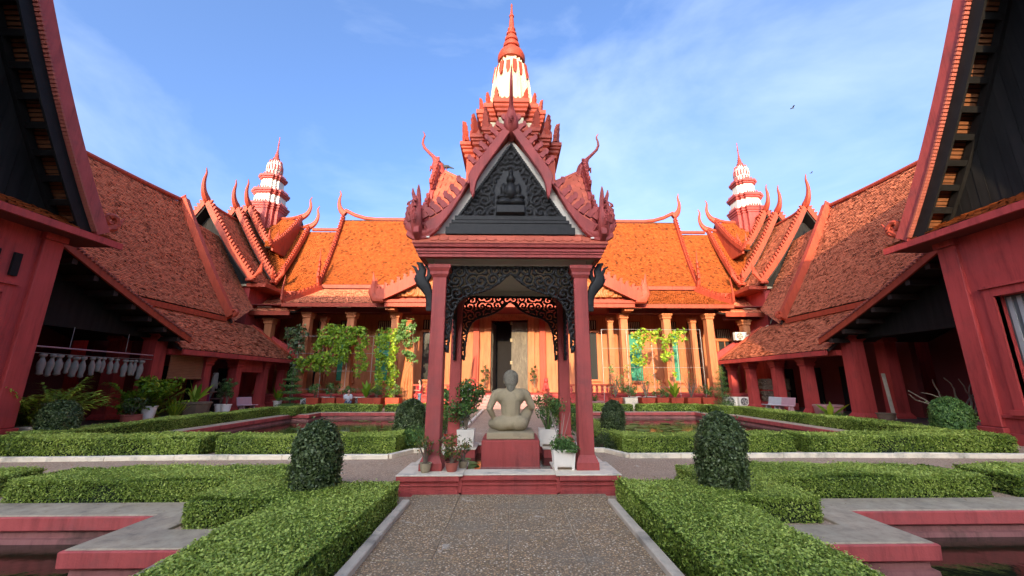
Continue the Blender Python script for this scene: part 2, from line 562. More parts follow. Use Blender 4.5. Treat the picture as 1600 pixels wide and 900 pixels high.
def npmesh(name, V, F, tint=None, k=4):
    """Fast mesh of N faces with k corners each."""
    me = bpy.data.meshes.new(name)
    V = np.ascontiguousarray(V, dtype=np.float32)
    F = np.ascontiguousarray(F, dtype=np.int32)
    me.vertices.add(len(V))
    me.vertices.foreach_set('co', V.ravel())
    me.loops.add(F.size)
    me.loops.foreach_set('vertex_index', F.ravel())
    me.polygons.add(len(F))
    me.polygons.foreach_set('loop_start', np.arange(0, F.size, k, dtype=np.int32))
    me.update(calc_edges=True)
    if tint is not None:
        a = me.attributes.new('tint', 'FLOAT', 'FACE')
        a.data.foreach_set('value', np.ascontiguousarray(tint, dtype=np.float32))
    return me

def npobj(name, V, F, m, parent=None, tint=None, kind=None, k=4, world=True):
    if parent is not None and world:
        V = V - np.array(OFF[parent.name], dtype=np.float32)
    o = link(name, npmesh(name, V, F, tint, k), m, parent)
    OFF[o.name] = OFF[parent.name] if parent is not None else Vector()
    if kind:
        o['kind'] = kind
    return o

def leaf_arrays(C, N, size, aspect=0.5, spread=0.9, fold=0.15, up=0.0):
    """One folded four-corner leaf per centre. C, N: (n,3); size: (n,)."""
    n = len(C)
    d = N + rng.normal(0, spread, (n, 3))
    d[:, 2] += up
    d /= np.linalg.norm(d, axis=1, keepdims=True) + 1e-9
    a = rng.normal(0, 1, (n, 3))
    a -= d * (a * d).sum(1, keepdims=True)
    a /= np.linalg.norm(a, axis=1, keepdims=True) + 1e-9
    b = np.cross(d, a)
    s = size[:, None]
    V = np.stack([C - a * s * .5, C + b * s * aspect * .5 + d * s * fold, C + a * s * .5, C - b * s * aspect * .5 + d * s * fold], 1).reshape(-1, 3)
    F = np.arange(4 * n).reshape(n, 4)
    return V, F

def copy_tree(o, parent=None):
    c = o.copy()
    COL.objects.link(c)
    if parent is not None:
        c.parent = parent
    OFF[c.name] = Vector()
    for ch in list(o.children):
        copy_tree(ch, c)
    return c

def lerp(a, b, t):
    return tuple(a[i] + (b[i] - a[i]) * t for i in range(len(a)))

# ------------------------------------------------------------------ roofs
def roof(parent, t0, t1, b0, b1, sag=0.0, tw=0.24, te=0.17, m='tile_orange', name='roof', thick=0.12, tiles=True, under='dark_timber', curve=None):
    """One roof slope. t0,t1 = ends of its top line; b0,b1 = ends of its bottom line; concave by sag.
       curve=(amount, end) lifts the top line towards its ends, as on the ridges here."""
    t0, t1, b0, b1 = [np.array(p, float) for p in (t0, t1, b0, b1)]
    def S(u, v):
        u = np.asarray(u)[..., None]
        v = np.asarray(v)[..., None]
        p = (t0 * (1 - u) + t1 * u) * (1 - v) + (b0 * (1 - u) + b1 * u) * v
        p = p - np.array([0, 0, 1.0]) * sag * 4 * v * (1 - v)
        return p
    nrm = np.cross((t1 - t0) + (b1 - b0), (b0 - t0) + (b1 - t1))
    nrm /= np.linalg.norm(nrm)
    if nrm[2] < 0:
        nrm = -nrm
    # deck
    gu, gv = 6, 8
    uu, vv = np.meshgrid(np.linspace(0, 1, gu + 1), np.linspace(0, 1, gv + 1))
    P = S(uu, vv).reshape(-1, 3)
    Q = P - nrm * thick
    mb = MB()
    k = len(P)
    fs = []
    for j in range(gv):
        for i in range(gu):
            a = j * (gu + 1) + i
            fs.append((a, a + 1, a + gu + 2, a + gu + 1))
            fs.append((k + a, k + a + gu + 1, k + a + gu + 2, k + a + 1))
    rim = [i for i in range(gu)] + [j * (gu + 1) + gu for j in range(gv)] + [gv * (gu + 1) + i for i in range(gu, 0, -1)] + [j * (gu + 1) for j in range(gv, 0, -1)]
    for i in range(len(rim)):
        a, b = rim[i], rim[(i + 1) % len(rim)]
        fs.append((a, b, k + b, k + a))
    mb.add([tuple(p) for p in P] + [tuple(p) for p in Q], fs)
    o = mb.build(name, under, parent)
    if tiles:
        W = max(np.linalg.norm(t1 - t0), np.linalg.norm(b1 - b0))
        L = max(np.linalg.norm(b0 - t0), np.linalg.norm(b1 - t1))
        nu, nv = max(2, int(W / tw)), max(2, int(L / te))
        ii, jj = np.meshgrid(np.arange(nu), np.arange(nv))
        ii, jj = ii.ravel(), jj.ravel()
        n = len(ii)
        sh = (jj % 2) * 0.5 + rng.normal(0, 0.05, n)
        u0 = np.clip((ii + sh - 0.25) / nu, 0, 1)
        u1 = np.clip((ii + sh + 0.71) / nu, 0, 1)
        v0 = np.clip((jj - 0.25) / nv, 0, 1)
        v1 = np.clip((jj + 1.0) / nv + rng.normal(0, 0.06, n) / nv, 0, 1.004)
        lift = (0.045 + np.abs(rng.normal(0, 0.014, n)))[:, None]
        tilt = rng.normal(0, 0.012, n)[:, None]
        A, B = S(u0, v0) + nrm * 0.012, S(u1, v0) + nrm * 0.012
        Cc, D = S(u1, v1) + nrm * (lift + tilt), S(u0, v1) + nrm * (lift - tilt)
        E_, F_ = Cc - nrm * 0.032, D - nrm * 0.032
        V = np.stack([A, B, Cc, D, E_, F_], 1).reshape(-1, 3)
        base = np.arange(n)[:, None] * 6
        F = np.concatenate([base + np.array([[0, 1, 2, 3]]), base + np.array([[3, 2, 4, 5]])], 0)
        # individual tiles differ; some courses were relaid and match each other
        tn = np.clip(0.5 + rng.normal(0, 0.19, n), 0, 1)
        old = rng.random(n) < 0.06
        tn[old] = rng.random(old.sum()) * 0.1
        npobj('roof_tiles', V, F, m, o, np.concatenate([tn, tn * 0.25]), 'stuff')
    return o

def finial(mb, base, out, h, reach, r=0.09, flat=0.6):
    """Upswept horn (a swan-neck finial) leaning along the horizontal vector out."""
    out = Vector(out).normalized()
    B = Vector(base)
    prof = [(-0.25, -0.05, 1.5), (0.0, 0.0, 1.7), (0.42, 0.10, 1.45), (0.76, 0.26, 1.1), (0.92, 0.46, 0.85), (0.90, 0.62, 0.68), (0.80, 0.76, 0.5), (0.80, 0.86, 0.36), (0.92, 0.94, 0.24), (0.95, 1.0, 0.06)]
    pts = [B + out * (reach * a) + Vector((0, 0, h * b)) for a, b, _ in prof]
    # smooth
    sp, sr = [], []
    for i in range(len(pts) - 1):
        for k in range(3):
            t = k / 3
            p0, p1, p2, p3 = pts[max(i - 1, 0)], pts[i], pts[i + 1], pts[min(i + 2, len(pts) - 1)]
            sp.append(0.5 * ((2 * p1) + (p2 - p0) * t + (2 * p0 - 5 * p1 + 4 * p2 - p3) * t * t + (3 * p1 - p0 - 3 * p2 + p3) * t ** 3))
            sr.append(r * (prof[i][2] * (1 - t) + prof[i + 1][2] * t))
    sp.append(pts[-1])
    sr.append(r * 0.06)
    side = out.cross(Vector((0, 0, 1)))
    mb.tube(sp, sr, 8, flat, side)
    return mb

FLAME = [(-0.5, 0), (0.5, 0), (0.46, 0.18), (0.30, 0.26), (0.36, 0.36), (0.40, 0.50), (0.24, 0.56), (0.26, 0.68), (0.30, 0.78), (0.14, 0.80), (0.10, 1.0), (-0.02, 0.90), (-0.16, 0.76), (-0.30, 0.60), (-0.26, 0.46), (-0.42, 0.34), (-0.36, 0.20)]

def flame(mb, base, along, h, w, th, lean=(0, 0, 0)):
    """Flame-shaped antefix standing on base, its face spanned by along and up."""
    al = Vector(along).normalized()
    up = Vector((0, 0, 1))
    nr = al.cross(up)
    pts = [Vector(base) + al * (x * w) + up * (z * h) + Vector(lean) * (z * z) - nr * th / 2 for x, z in FLAME]
    mb.extrude(pts, nr * th)
    return mb
# ================================================================== GROUND, PONDS, PATHS
PONDS = {}
PONDS['fr'] = [(3.4, 13.05), (4.5, 13.05), (4.5, 11.95), (11.5, 11.95), (11.5, 22.2), (10.6, 22.2), (10.6, 23.6), (3.4, 23.6)]
PONDS['nr'] = [(3.35, -5.0), (11.5, -5.0), (11.5, 5.77), (4.55, 5.77), (4.55, 4.68), (3.35, 4.68)]
for k in ('f', 'n'):
    PONDS[k + 'l'] = [(-x, y) for x, y in PONDS[k + 'r']][::-1]

def inpoly(x, y, P):
    c = False
    for i in range(len(P)):
        (x0, y0), (x1, y1) = P[i - 1], P[i]
        if (y0 > y) != (y1 > y) and x < (x1 - x0) * (y - y0) / (y1 - y0) + x0:
            c = not c
    return c

xs = sorted({x for P in PONDS.values() for x, _ in P} | {-600, -60, 60, 600})
ys = sorted({y for P in PONDS.values() for _, y in P} | {-600, -60, 60, 600})
g = MB()
for i in range(len(xs) - 1):
    for j in range(len(ys) - 1):
        cx_, cy_ = (xs[i] + xs[i + 1]) / 2, (ys[j] + ys[j + 1]) / 2
        if not any(inpoly(cx_, cy_, P) for P in PONDS.values()):
            g.add([(xs[i], ys[j], 0), (xs[i + 1], ys[j], 0), (xs[i + 1], ys[j + 1], 0), (xs[i], ys[j + 1], 0)], [(0, 1, 2, 3)])
props(g.build('ground', 'gravel'), kind='structure')

PL = {'fr': 'pond basin with red walls and grey rim, behind the pavilion on the right', 'fl': 'pond basin with red walls and grey rim, behind the pavilion on the left',
      'nr': 'stepped pond basin with red walls in the near right corner', 'nl': 'stepped pond basin with red walls in the near left corner'}
for k, P in PONDS.items():
    t = thing('pond_basin', PL[k], 'pond basin', (P[0][0], P[0][1], 0), group='garden ponds')
    a = MB()
    a.loop(P, [(0.56, -0.02), (0.56, 0.026), (0.548, 0.034), (0.014, 0.034), (0.0, 0.022), (0.0, -0.02)], zcap=False)
    a.build('coping', 'concrete', t, bevel=0)
    a = MB()
    a.loop(P, [(0.0, 0.020), (-0.022, 0.020), (-0.032, 0.008), (-0.026, -0.132), (-0.014, -0.145), (0.05, -0.155)], zcap=False)
    a.build('wall_band', 'pond_red', t)
    a = MB()
    a.loop(P, [(0.05, -0.155), (0.045, -0.235), (0.0, -0.245), (-0.01, -0.33), (-0.01, -0.7)], zcap=False)
    a.build('wall_foot', 'pond_foot', t)
    w = MB()
    w.add([(x, y, -0.30) for x, y in P], [list(range(len(P)))])
    props(w.build('pond_water', 'pond_water'), kind='structure')

# paved approach: slabs in four columns, joints open
mb = MB()
mb.box(-1.47, 1.47, -3.0, 6.62, 0.001, 0.030)
pv = mb.build('path', 'concrete')
props(pv, kind='structure')
cw, rl = 0.735, 0.76
slab_meshes = []
for i in range(3):
    s = MB()
    s.box(-cw / 2 + 0.005, cw / 2 - 0.005, -rl / 2 + 0.005, rl / 2 - 0.005, 0, 0.03)
    me = s.mesh('paving_slab')
    bm = bmesh.new(); bm.from_mesh(me)
    bmesh.ops.bevel(bm, geom=[e for e in bm.edges], offset=0.004, segments=1, affect='EDGES')
    bm.to_mesh(me); bm.free()
    me.materials.append(MATS['paving'])
    slab_meshes.append(me)
for c in range(4):
    for r_ in range(13):
        yy = 6.24 - r_ * rl
        o = link('paving_slab', rnd.choice(slab_meshes), None, pv)
        o.location = ((c - 1.5) * cw, yy, 0.008 + rnd.uniform(-0.002, 0.004))
        o.rotation_euler = (rnd.uniform(-.004, .004), rnd.uniform(-.004, .004), rnd.choice((0, PI)))

def kerb(label, pts, m, w=0.13, h=0.10, step=1.3, group=None):
    t = thing('kerb', label, 'kerb', (pts[0][0], pts[0][1], 0), group=group)
    for i in range(len(pts) - 1):
        a, b = Vector(pts[i]), Vector(pts[i + 1])
        L = (b - a).length
        n = max(1, round(L / step))
        d = (b - a) / n
        u = d.normalized()
        nn = Vector((-u.y, u.x)) * w / 2
        for j in range(n):
            p, q = a + d * j + u * 0.004, a + d * (j + 1) - u * 0.004
            hh = h + rnd.uniform(-.006, .006)
            o_ = rnd.uniform(-.006, .006)
            s = MB()
            c = [p - nn, q - nn, q + nn, p + nn]
            s.add([(v.x + u.y * o_, v.y - u.x * o_, -0.02) for v in c] + [(v.x + u.y * o_, v.y - u.x * o_, hh) for v in c],
                  [(0, 3, 2, 1), (4, 5, 6, 7), (0, 1, 5, 4), (1, 2, 6, 5), (2, 3, 7, 6), (3, 0, 4, 7)])
            s.build('kerb_stone', m, t, bevel=0.012)
for sx, sd in ((-1, 'left'), (1, 'right')):
    kerb('low weathered kerb along the %s side of the near paved path' % sd, [(sx * 1.44, -2.5), (sx * 1.44, 6.15)], 'kerb_grey', w=0.11, group='kerbs')
    kerb('white painted kerb bordering the far %s garden bed' % sd, [(sx * 11.9, 9.55), (sx * 7.5, 9.75), (sx * 2.75, 9.78), (sx * 2.4, 10.55), (sx * 1.66, 10.72), (sx * 1.62, 25.5)], 'kerb_white', group='kerbs')

# ================================================================== HEDGES
def hedge(label, rects, z1, leaf, m='leaf_hedge', z0=0.0, cover=2.6, cat='hedge', jit=0.018):
    x0 = min(r[0] for r in rects); x1 = max(r[1] for r in rects); y0 = min(r[2] for r in rects); y1 = max(r[3] for r in rects)
    t = thing('clipped_hedge', label, cat, ((x0 + x1) / 2, (y0 + y1) / 2, 0), group='clipped hedges')
    core = MB()
    for i, (a, b, c, d) in enumerate(rects):
        e = 0.03 + 0.002 * i
        core.box(a + e, b - e, c + e, d - e, z0, z1 - e)
    core.build('twig_core', 'hedge_core', t)
    C, N = [], []
    for i, (a, b, c, d) in enumerate(rects):
        faces = [((a, c, z1), (b - a, 0, 0), (0, d - c, 0), (0, 0, 1)), ((a, c, z0), (b - a, 0, 0), (0, 0, z1 - z0), (0, -1, 0)), ((a, d, z0), (b - a, 0, 0), (0, 0, z1 - z0), (0, 1, 0)),
                 ((a, c, z0), (0, d - c, 0), (0, 0, z1 - z0), (-1, 0, 0)), ((b, c, z0), (0, d - c, 0), (0, 0, z1 - z0), (1, 0, 0))]
        for o, e, f, nn in faces:
            o, e, f = map(np.array, (o, e, f))
            area = np.linalg.norm(e) * np.linalg.norm(f)
            n = int(area * cover / (leaf * leaf * 0.28))
            if nn[1] > 0.5: n = n // 3                      # the far side is never seen close
            p = o + e * rng.random((n, 1)) + f * rng.random((n, 1))
            keep = np.ones(n, bool)
            for j, (a2, b2, c2, d2) in enumerate(rects):
                if j == i: continue
                ins = (p[:, 0] > a2 + .001) & (p[:, 0] < b2 - .001) & (p[:, 1] > c2 + .001) & (p[:, 1] < d2 - .001)
                if nn[2] > .5:
                    ins &= (j < i)
                keep &= ~ins
            p = p[keep]
            C.append(p); N.append(np.tile(np.array(nn, float), (len(p), 1)))
    C = np.concatenate(C); N = np.concatenate(N)
    # clipped, but not dead flat: slow swells, a few shoots, leaves at uneven depth
    sw = 0.022 * np.sin(C[:, 0] * 1.3 + C[:, 1] * 1.1) + 0.018 * np.sin(C[:, 0] * 3.1 + 1) * np.sin(C[:, 1] * 2.7) + 0.012 * np.sin(C[:, 0] * 7.3) * np.cos(C[:, 1] * 6.1 + C[:, 2] * 9)
    dep = rng.normal(0, jit, len(C)) - np.abs(rng.normal(0, jit * .7, len(C)))
    C = C + N * (sw + dep)[:, None]
    sprout = rng.random(len(C)) < 0.004
    C[sprout] += N[sprout] * rng.uniform(0.02, 0.06, (sprout.sum(), 1))
    low = (C[:, 2] < z0 + .07) & (rng.random(len(C)) < .45)
    C, N, dep = C[~low], N[~low], dep[~low]
    size = leaf * rng.uniform(0.6, 1.45, len(C))
    V, F = leaf_arrays(C, N, size, 0.58, 0.55)
    # new growth sits at the outside and on top: lighter leaf
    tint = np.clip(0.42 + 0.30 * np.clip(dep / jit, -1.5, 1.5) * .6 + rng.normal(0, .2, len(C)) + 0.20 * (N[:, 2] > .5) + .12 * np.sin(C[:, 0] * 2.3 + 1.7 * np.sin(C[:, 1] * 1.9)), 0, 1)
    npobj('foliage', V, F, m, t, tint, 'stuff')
    return t

for sx, sd in ((1, 'right'), (-1, 'left')):
    def rc(*L):
        return [(min(sx * a, sx * b), max(sx * a, sx * b), c, d) for a, b, c, d in L]
    hedge('nearest %s hedge running beside the paved path and stepping round the near pond' % sd, rc((1.58, 2.74, 0.9, 6.3), (2.5, 3.88, 5.36, 6.5), (2.86, 7.25, 6.38, 7.36)), 0.31, 0.0265)
    hedge('short near hedge at the far %s edge of the picture' % sd, rc((7.72, 12.2, 6.38, 7.3)), 0.31, 0.034)
    hedge('straight middle hedge right behind the white kerb on the %s, next to the pavilion' % sd, rc((2.75, 7.02, 10.3, 11.28), (2.35, 3.0, 11.2, 22.5)), 0.39, 0.038)
    hedge('wide L-shaped hedge behind the white kerb on the outer %s' % sd, rc((7.34, 12.5, 10.2, 11.25), (12.05, 12.95, 11.1, 22.0), (11.2, 12.4, 22.0, 22.9)), 0.39, 0.045)
    hedge('far hedge on the %s along the end of the pond, outer length' % sd, rc((7.6, 11.4, 24.2, 25.0), (11.0, 12.0, 22.7, 24.5)), 0.40, 0.08)
    hedge('far hedge on the %s along the end of the pond, length next to the steps' % sd, rc((2.3, 7.25, 24.2, 25.0)), 0.40, 0.08)

def topiary(label, x, y, z, rx, h, leaf, m='leaf_dark', dome=0.55, cat='topiary', cover=3.2):
    t = thing('topiary_bush', label, cat, (x, y, 0), group='dome topiary bushes')
    nst = 18
    def rad(v):                                    # v 0 foot .. 1 top
        k = 1 - dome
        if v < k:
            return rx * (0.86 + 0.14 * math.sin(min(1, v / max(k, .01) * 1.2) * PI / 2))
        w = (v - k) / dome
        return rx * math.sqrt(max(0, 1 - w ** 2.2))
    core = MB()
    core.lathe(x, y, [(max(.01, rad(i / nst) - 0.05), z + (h - 0.05) * i / nst) for i in range(nst + 1)], 14)
    core.build('twig_core', 'hedge_core', t)
    area = 2 * PI * rx * h * 1.1
    n = int(area * cover / (leaf * leaf * .3))
    v = rng.random(n)
    v = np.where(rng.random(n) < 0.25, 1 - rng.random(n) ** 1.6 * dome, v)
    an = rng.random(n) * 2 * PI
    r_ = np.array([rad(q) for q in v])
    lump = 1 + 0.07 * np.sin(an + x * 5) * (.4 + v) + 0.055 * np.sin(an * 3 + v * 7 + x) + 0.04 * np.sin(an * 7 - v * 11 + y) + 0.03 * np.sin(an * 13 + v * 23)
    dep = rng.normal(0, .022, n)
    slope_ = np.clip((v - (1 - dome)) / dome, 0, 1)
    shoot = (rng.random(n) < .012) * rng.uniform(.02, .09, n)
    gap = np.sin(an * 4 + x * 9) * np.sin(v * 9 + y) > .86
    rr = r_ * lump + dep + shoot - gap * .05
    C = np.stack([x + rr * np.cos(an) + .05 * (v - .5) * math.sin(x * 7), y + rr * np.sin(an), z + v * h + rng.normal(0, .012, n) + shoot * slope_], 1)
    slope = np.clip((v - (1 - dome)) / dome, 0, 1)
    N = np.stack([np.cos(an) * (1.05 - slope), np.sin(an) * (1.05 - slope), slope * 1.2], 1)
    N /= np.linalg.norm(N, axis=1, keepdims=True)
    size = leaf * rng.uniform(.7, 1.3, n)
    V, F = leaf_arrays(C, N, size, .6, .55)
    tint = np.clip(.4 + dep / .022 * .15 + rng.normal(0, .2, n), 0, 1)
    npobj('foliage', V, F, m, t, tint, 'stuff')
    return t
for sx, sd in ((1, 'right'), (-1, 'left')):
    topiary('large dark dome topiary rising from the nearest %s hedge' % sd, 2.97 if sx > 0 else -2.66, 5.95, 0.18, 0.30 if sx > 0 else 0.285, 1.08 if sx > 0 else 0.97, 0.042, dome=.46, cover=4.2)
topiary('rounded topiary beside the path behind the right front post of the pavilion', 3.02, 12.2, 0.2, 0.31, 0.96, 0.05)
topiary('shaggy rounded topiary just left of the left front post of the pavilion', -2.78, 12.0, 0.15, 0.46, 1.06, 0.06, dome=.7)
topiary('broad rounded bush on the outer right hedge before the dark opening', 12.95, 12.0, 0.25, 0.44, 1.0, 0.055, 'leaf_shrub')
topiary('broad rounded bush on the outer left hedge before the palm planters', -12.75, 12.1, 0.2, 0.42, .98, 0.055, 'leaf_dark')
# ================================================================== CENTRAL PAVILION
KY = 8.4
K = thing('open_pavilion', 'open red pavilion with cross-gabled roof and white spire, in the middle of the courtyard', 'pavilion', (0, KY, 0))
def plan(R_, w, q, cy=KY, cx=0):
    Q = [(R_, -w), (R_, w), (q, w), (q, q), (w, q), (w, R_)]
    P = []
    for k in range(4):
        c, s = (1, 0, -1, 0)[k], (0, 1, 0, -1)[k]
        pts = [(R_, w), (q, w), (q, q), (w, q), (w, R_)]
        P += [(x * c - y * s, x * s + y * c) for x, y in pts]
    return [(cx + x, cy + y) for x, y in P]
# --- moulded base
a, b_ = 1.72, 1.66
bp_ = [(-a, -a), (-.8, -a), (-.8, -b_), (.8, -b_), (.8, -a), (a, -a), (a, -.8), (b_, -.8), (b_, .8), (a, .8), (a, a), (.8, a), (.8, b_), (-.8, b_), (-.8, a), (-a, a), (-a, .8), (-b_, .8), (-b_, -.8), (-a, -.8)]
bp_ = [(x, KY + y) for x, y in bp_]
mb = MB()
mb.loop(bp_, [(0.02, -0.02), (0.02, 0.035), (0.0, 0.04), (0.0, 0.075), (-.018, .08), (-.018, .135), (.012, .145), (.012, .168), (-.03, .176), (-.03, .205), (.022, .215), (.022, .283)], zcap=False)
mb.build('base_moulding', 'maroon', K)
mb = MB()
for sx in (-1, 1):
    for sy in (-1, 1):
        x0, x1 = sorted((sx * .74, sx * 1.68)); y0, y1 = sorted((sy * .74, sy * 1.68))
        mb.box(x0, x1, KY + y0, KY + y1, 0.0, .2835)
for s_ in (-1, 1):
    y0, y1 = sorted((s_ * 1.34, s_ * 1.62))
    mb.box(-.739, .739, KY + y0, KY + y1, 0, .2825)
    mb.box(y0, y1, KY - .739, KY + .739, 0, .2825)
mb.build('base_core', 'maroon', K)
for sx in (-1, 1):
    for sy in (-1, 1):
        x0, x1 = sorted((sx * .72, sx * 1.75)); y0, y1 = sorted((sy * .72, sy * 1.75))
        MB().box(x0, x1, KY + y0, KY + y1, .2845, .305).build('ledge_slab', 'ledge_white', K, bevel=.006)
for s_ in (-1, 1):
    y0, y1 = sorted((s_ * 1.31, s_ * 1.69))
    MB().box(-.717, .717, KY + y0, KY + y1, .2845, .302).build('ledge_slab', 'ledge_white', K, bevel=.006)
    MB().box(y0, y1, KY - .717, KY + .717, .2845, .302).build('ledge_slab', 'ledge_white', K, bevel=.006)
w = MB(); w.box(-1.33, 1.33, KY - 1.33, KY + 1.33, .02, .12)
props(w.build('pool_water', 'pond_water'), kind='structure')
# --- posts
PH = 1.28
for sx in (-1, 1):
    for sy in (-1, 1):
        px_, py_ = sx * PH, KY + sy * PH
        m_ = MB()
        m_.taper(px_, py_, .52, 3.60, .128, .128, .122, .122)
        p = m_.build('post', 'maroon', K, bevel=.01)
        f = MB()
        f.box(px_ - .185, px_ + .185, py_ - .185, py_ + .185, .3055, .42)
        f.taper(px_, py_, .4202, .53, .18, .18, .135, .135)
        f.build('post_foot', 'maroon', p)
        c = MB()
        c.taper(px_, py_, 3.55, 3.60, .131, .131, .16, .16)
        c.box(px_ - .165, px_ + .165, py_ - .165, py_ + .165, 3.602, 3.65)
        c.taper(px_, py_, 3.652, 3.71, .165, .165, .195, .195)
        c.box(px_ - .2, px_ + .2, py_ - .2, py_ + .2, 3.712, 3.775)
        c.build('capital', 'maroon', p)
# --- soffit, beams, cornice
MB().box(-1.62, 1.62, KY - 1.62, KY + 1.62, 3.88, 3.93).build('ceiling', 'soffit_grey', K)
mb = MB()
for s_ in (-1, 1):
    mb.box(-1.40, 1.40, KY + s_ * PH - .11, KY + s_ * PH + .11, 3.778, 3.879)
    mb.box(s_ * PH - .11, s_ * PH + .11, KY - PH + .112, KY + PH - .112, 3.7785, 3.8785)
mb.build('beam', 'soffit_grey', K)
sq = [(-1.63, KY - 1.63), (1.63, KY - 1.63), (1.63, KY + 1.63), (-1.63, KY + 1.63)]
mb = MB()
mb.loop(sq, [(-.1, 3.86), (0.0, 3.865), (0.0, 3.915), (.02, 3.922), (.02, 3.955), (.045, 3.962), (.045, 3.995), (.03, 4.0), (.03, 4.02), (.075, 4.03), (.085, 4.075), (.10, 4.085), (.10, 4.115), (-.3, 4.12)], zcap=False)
mb.build('cornice', 'maroon', K)
# --- heightfield carvings
def carve(name, solid, height, s0, s1, z0, z1, cell, thick):
    ns, nz_ = int((s1 - s0) / cell), int((z1 - z0) / cell)
    S, Z = np.meshgrid(s0 + (np.arange(ns + 1)) * cell, z0 + np.arange(nz_ + 1) * cell)
    sc, zc = np.meshgrid(s0 + (np.arange(ns) + .5) * cell, z0 + (np.arange(nz_) + .5) * cell)
    on = solid(sc, zc)
    h = height(S, Z)
    nv = (ns + 1) * (nz_ + 1)
    Vf = np.stack([S, -h, Z], 2).reshape(-1, 3)
    Vb = np.stack([S, np.full_like(S, thick), Z], 2).reshape(-1, 3)
    V = np.concatenate([Vf, Vb])
    idx = np.arange(nv).reshape(nz_ + 1, ns + 1)
    A, B, C, D = idx[:-1, :-1], idx[:-1, 1:], idx[1:, 1:], idx[1:, :-1]
    F = [np.stack([A[on], B[on], C[on], D[on]], 1), np.stack([A[on], D[on], C[on], B[on]], 1) + nv]
    pad = np.pad(on, 1)
    for (dj, di, p, q) in ((0, -1, D, A), (0, 1, B, C), (-1, 0, A, B), (1, 0, C, D)):
        e = on & ~pad[1 + dj:1 + dj + on.shape[0], 1 + di:1 + di + on.shape[1]]
        F.append(np.stack([q[e], p[e], p[e] + nv, q[e] + nv], 1))
    F = np.concatenate(F)
    used, inv = np.unique(F, return_inverse=True)
    me = npmesh(name, V[used], inv.reshape(F.shape))
    return me
AS = np.array([0, .05, .2, .36, .53, .70, .82, .92, .99, 1.03, 1.06, 1.075])
AZ = np.array([3.63, 3.59, 3.45, 3.35, 3.28, 3.235, 3.19, 3.11, 2.98, 2.82, 2.55, 2.2])
tt = np.linspace(0, 1, 140)
ai = np.interp(tt * 11, np.arange(12), AS); az = np.interp(tt * 11, np.arange(12), AZ)
crs = np.random.default_rng(3)
centres = np.array([(x, z) for x in np.arange(.12, 1.2, .21) for z in np.arange(2.25, 3.8, .21)]) + crs.normal(0, .03, (48, 2))
def scroll(s, z, cen, pitch=.085, seed=0):
    s = np.abs(s)
    d = np.stack([(s - c[0]) ** 2 + (z - c[1]) ** 2 for c in cen], 0)
    k = d.argmin(0)
    c = cen[k]
    r = np.sqrt(d.min(0))
    th = np.arctan2(z - c[..., 1], s - c[..., 0])
    sg = np.where(k % 2 == 0, 1, -1)
    return np.cos(2 * PI * r / pitch - sg * th + k) * .75 + .3 * np.cos(5 * th + k) * np.sin(r * 60) 
def archd(s, z):
    s = np.abs(s)
    best = np.full(s.shape, 9.0)
    for x, y in zip(ai, az):
        best = np.minimum(best, (s - x) ** 2 + (z - y) ** 2)
    return np.sqrt(best)
def inside_f(s, z):
    s = np.abs(s)
    return (z > np.interp(s, AS, AZ, right=2.2)) & ((s < 1.06) | (z > 2.2 + np.clip((s - 1.12) * 1.5, 0, 1)))
def fsolid(s, z):
    sc_ = scroll(s, z, centres)
    return inside_f(s, z) & ((archd(s, z) < .045) | (z > 3.735) | (np.abs(s) > 1.145) | (sc_ > -.32))
def fheight(s, z):
    e = archd(s, z)
    return .012 + .022 * np.clip(scroll(s, z, centres), -.6, 1) + .02 * (e < .04) * (0.6 + .4 * np.cos(e * 300)) + .02 * (z > 3.735)
fm = carve('fretwork_panel', fsolid, fheight, -1.165, 1.165, 2.2, 3.776, .0115, .03)
fm.materials.append(MATS['carved_black'])
for k in range(4):
    o = link('fretwork_panel', fm, None, K)
    an = k * PI / 2
    o.rotation_euler = (0, 0, an)
    o.location = (math.sin(an) * (PH + .03), -math.cos(an) * (PH + .03), 0)
# corner brackets (rearing serpents in black wood)
for sx in (-1, 1):
    for sy in (-1, 1):
        for ax in ((sx, 0),):
            def P_(o_, z):
                return (sx * PH + ax[0] * (.13 + o_), KY + sy * PH + ax[1] * (.13 + o_), z)
            side = (ax[1], ax[0], 0)
            m_ = MB()
            m_.tube([P_(.0, 3.02), P_(.05, 3.05), P_(.06, 3.14), P_(.07, 3.25), P_(.13, 3.38), P_(.21, 3.48), P_(.25, 3.60), P_(.21, 3.72), P_(.26, 3.83), P_(.33, 3.86)],
                    [.06, .075, .06, .075, .10, .115, .10, .075, .05, .015], 8, .55, side)
            m_.tube([P_(.14, 3.5), P_(.08, 3.62), P_(.09, 3.74), P_(.16, 3.80), P_(.17, 3.74)], [.05, .05, .045, .03, .015], 7, .55, side)
            m_.tube([P_(.2, 3.56), P_(.30, 3.66), P_(.35, 3.76), P_(.42, 3.80)], [.05, .04, .03, .012], 6, .5, side)
            m_.tube([P_(.10, 3.34), P_(.19, 3.33), P_(.25, 3.40)], [.045, .035, .01], 6, .5, side)
            m_.tube([P_(.23, 3.5), P_(.32, 3.5), P_(.36, 3.57)], [.045, .03, .01], 6, .5, side)
            m_.box(*(sorted((P_(-.005, 0)[0] - .05 * abs(ax[1]), P_(.1, 0)[0] + .05 * abs(ax[1])))), *(sorted((P_(-.005, 0)[1] - .05 * abs(ax[0]), P_(.1, 0)[1] + .05 * abs(ax[0])))), 2.95, 3.03)
            m_.build('serpent_bracket', 'carved_black', K, smooth=True)
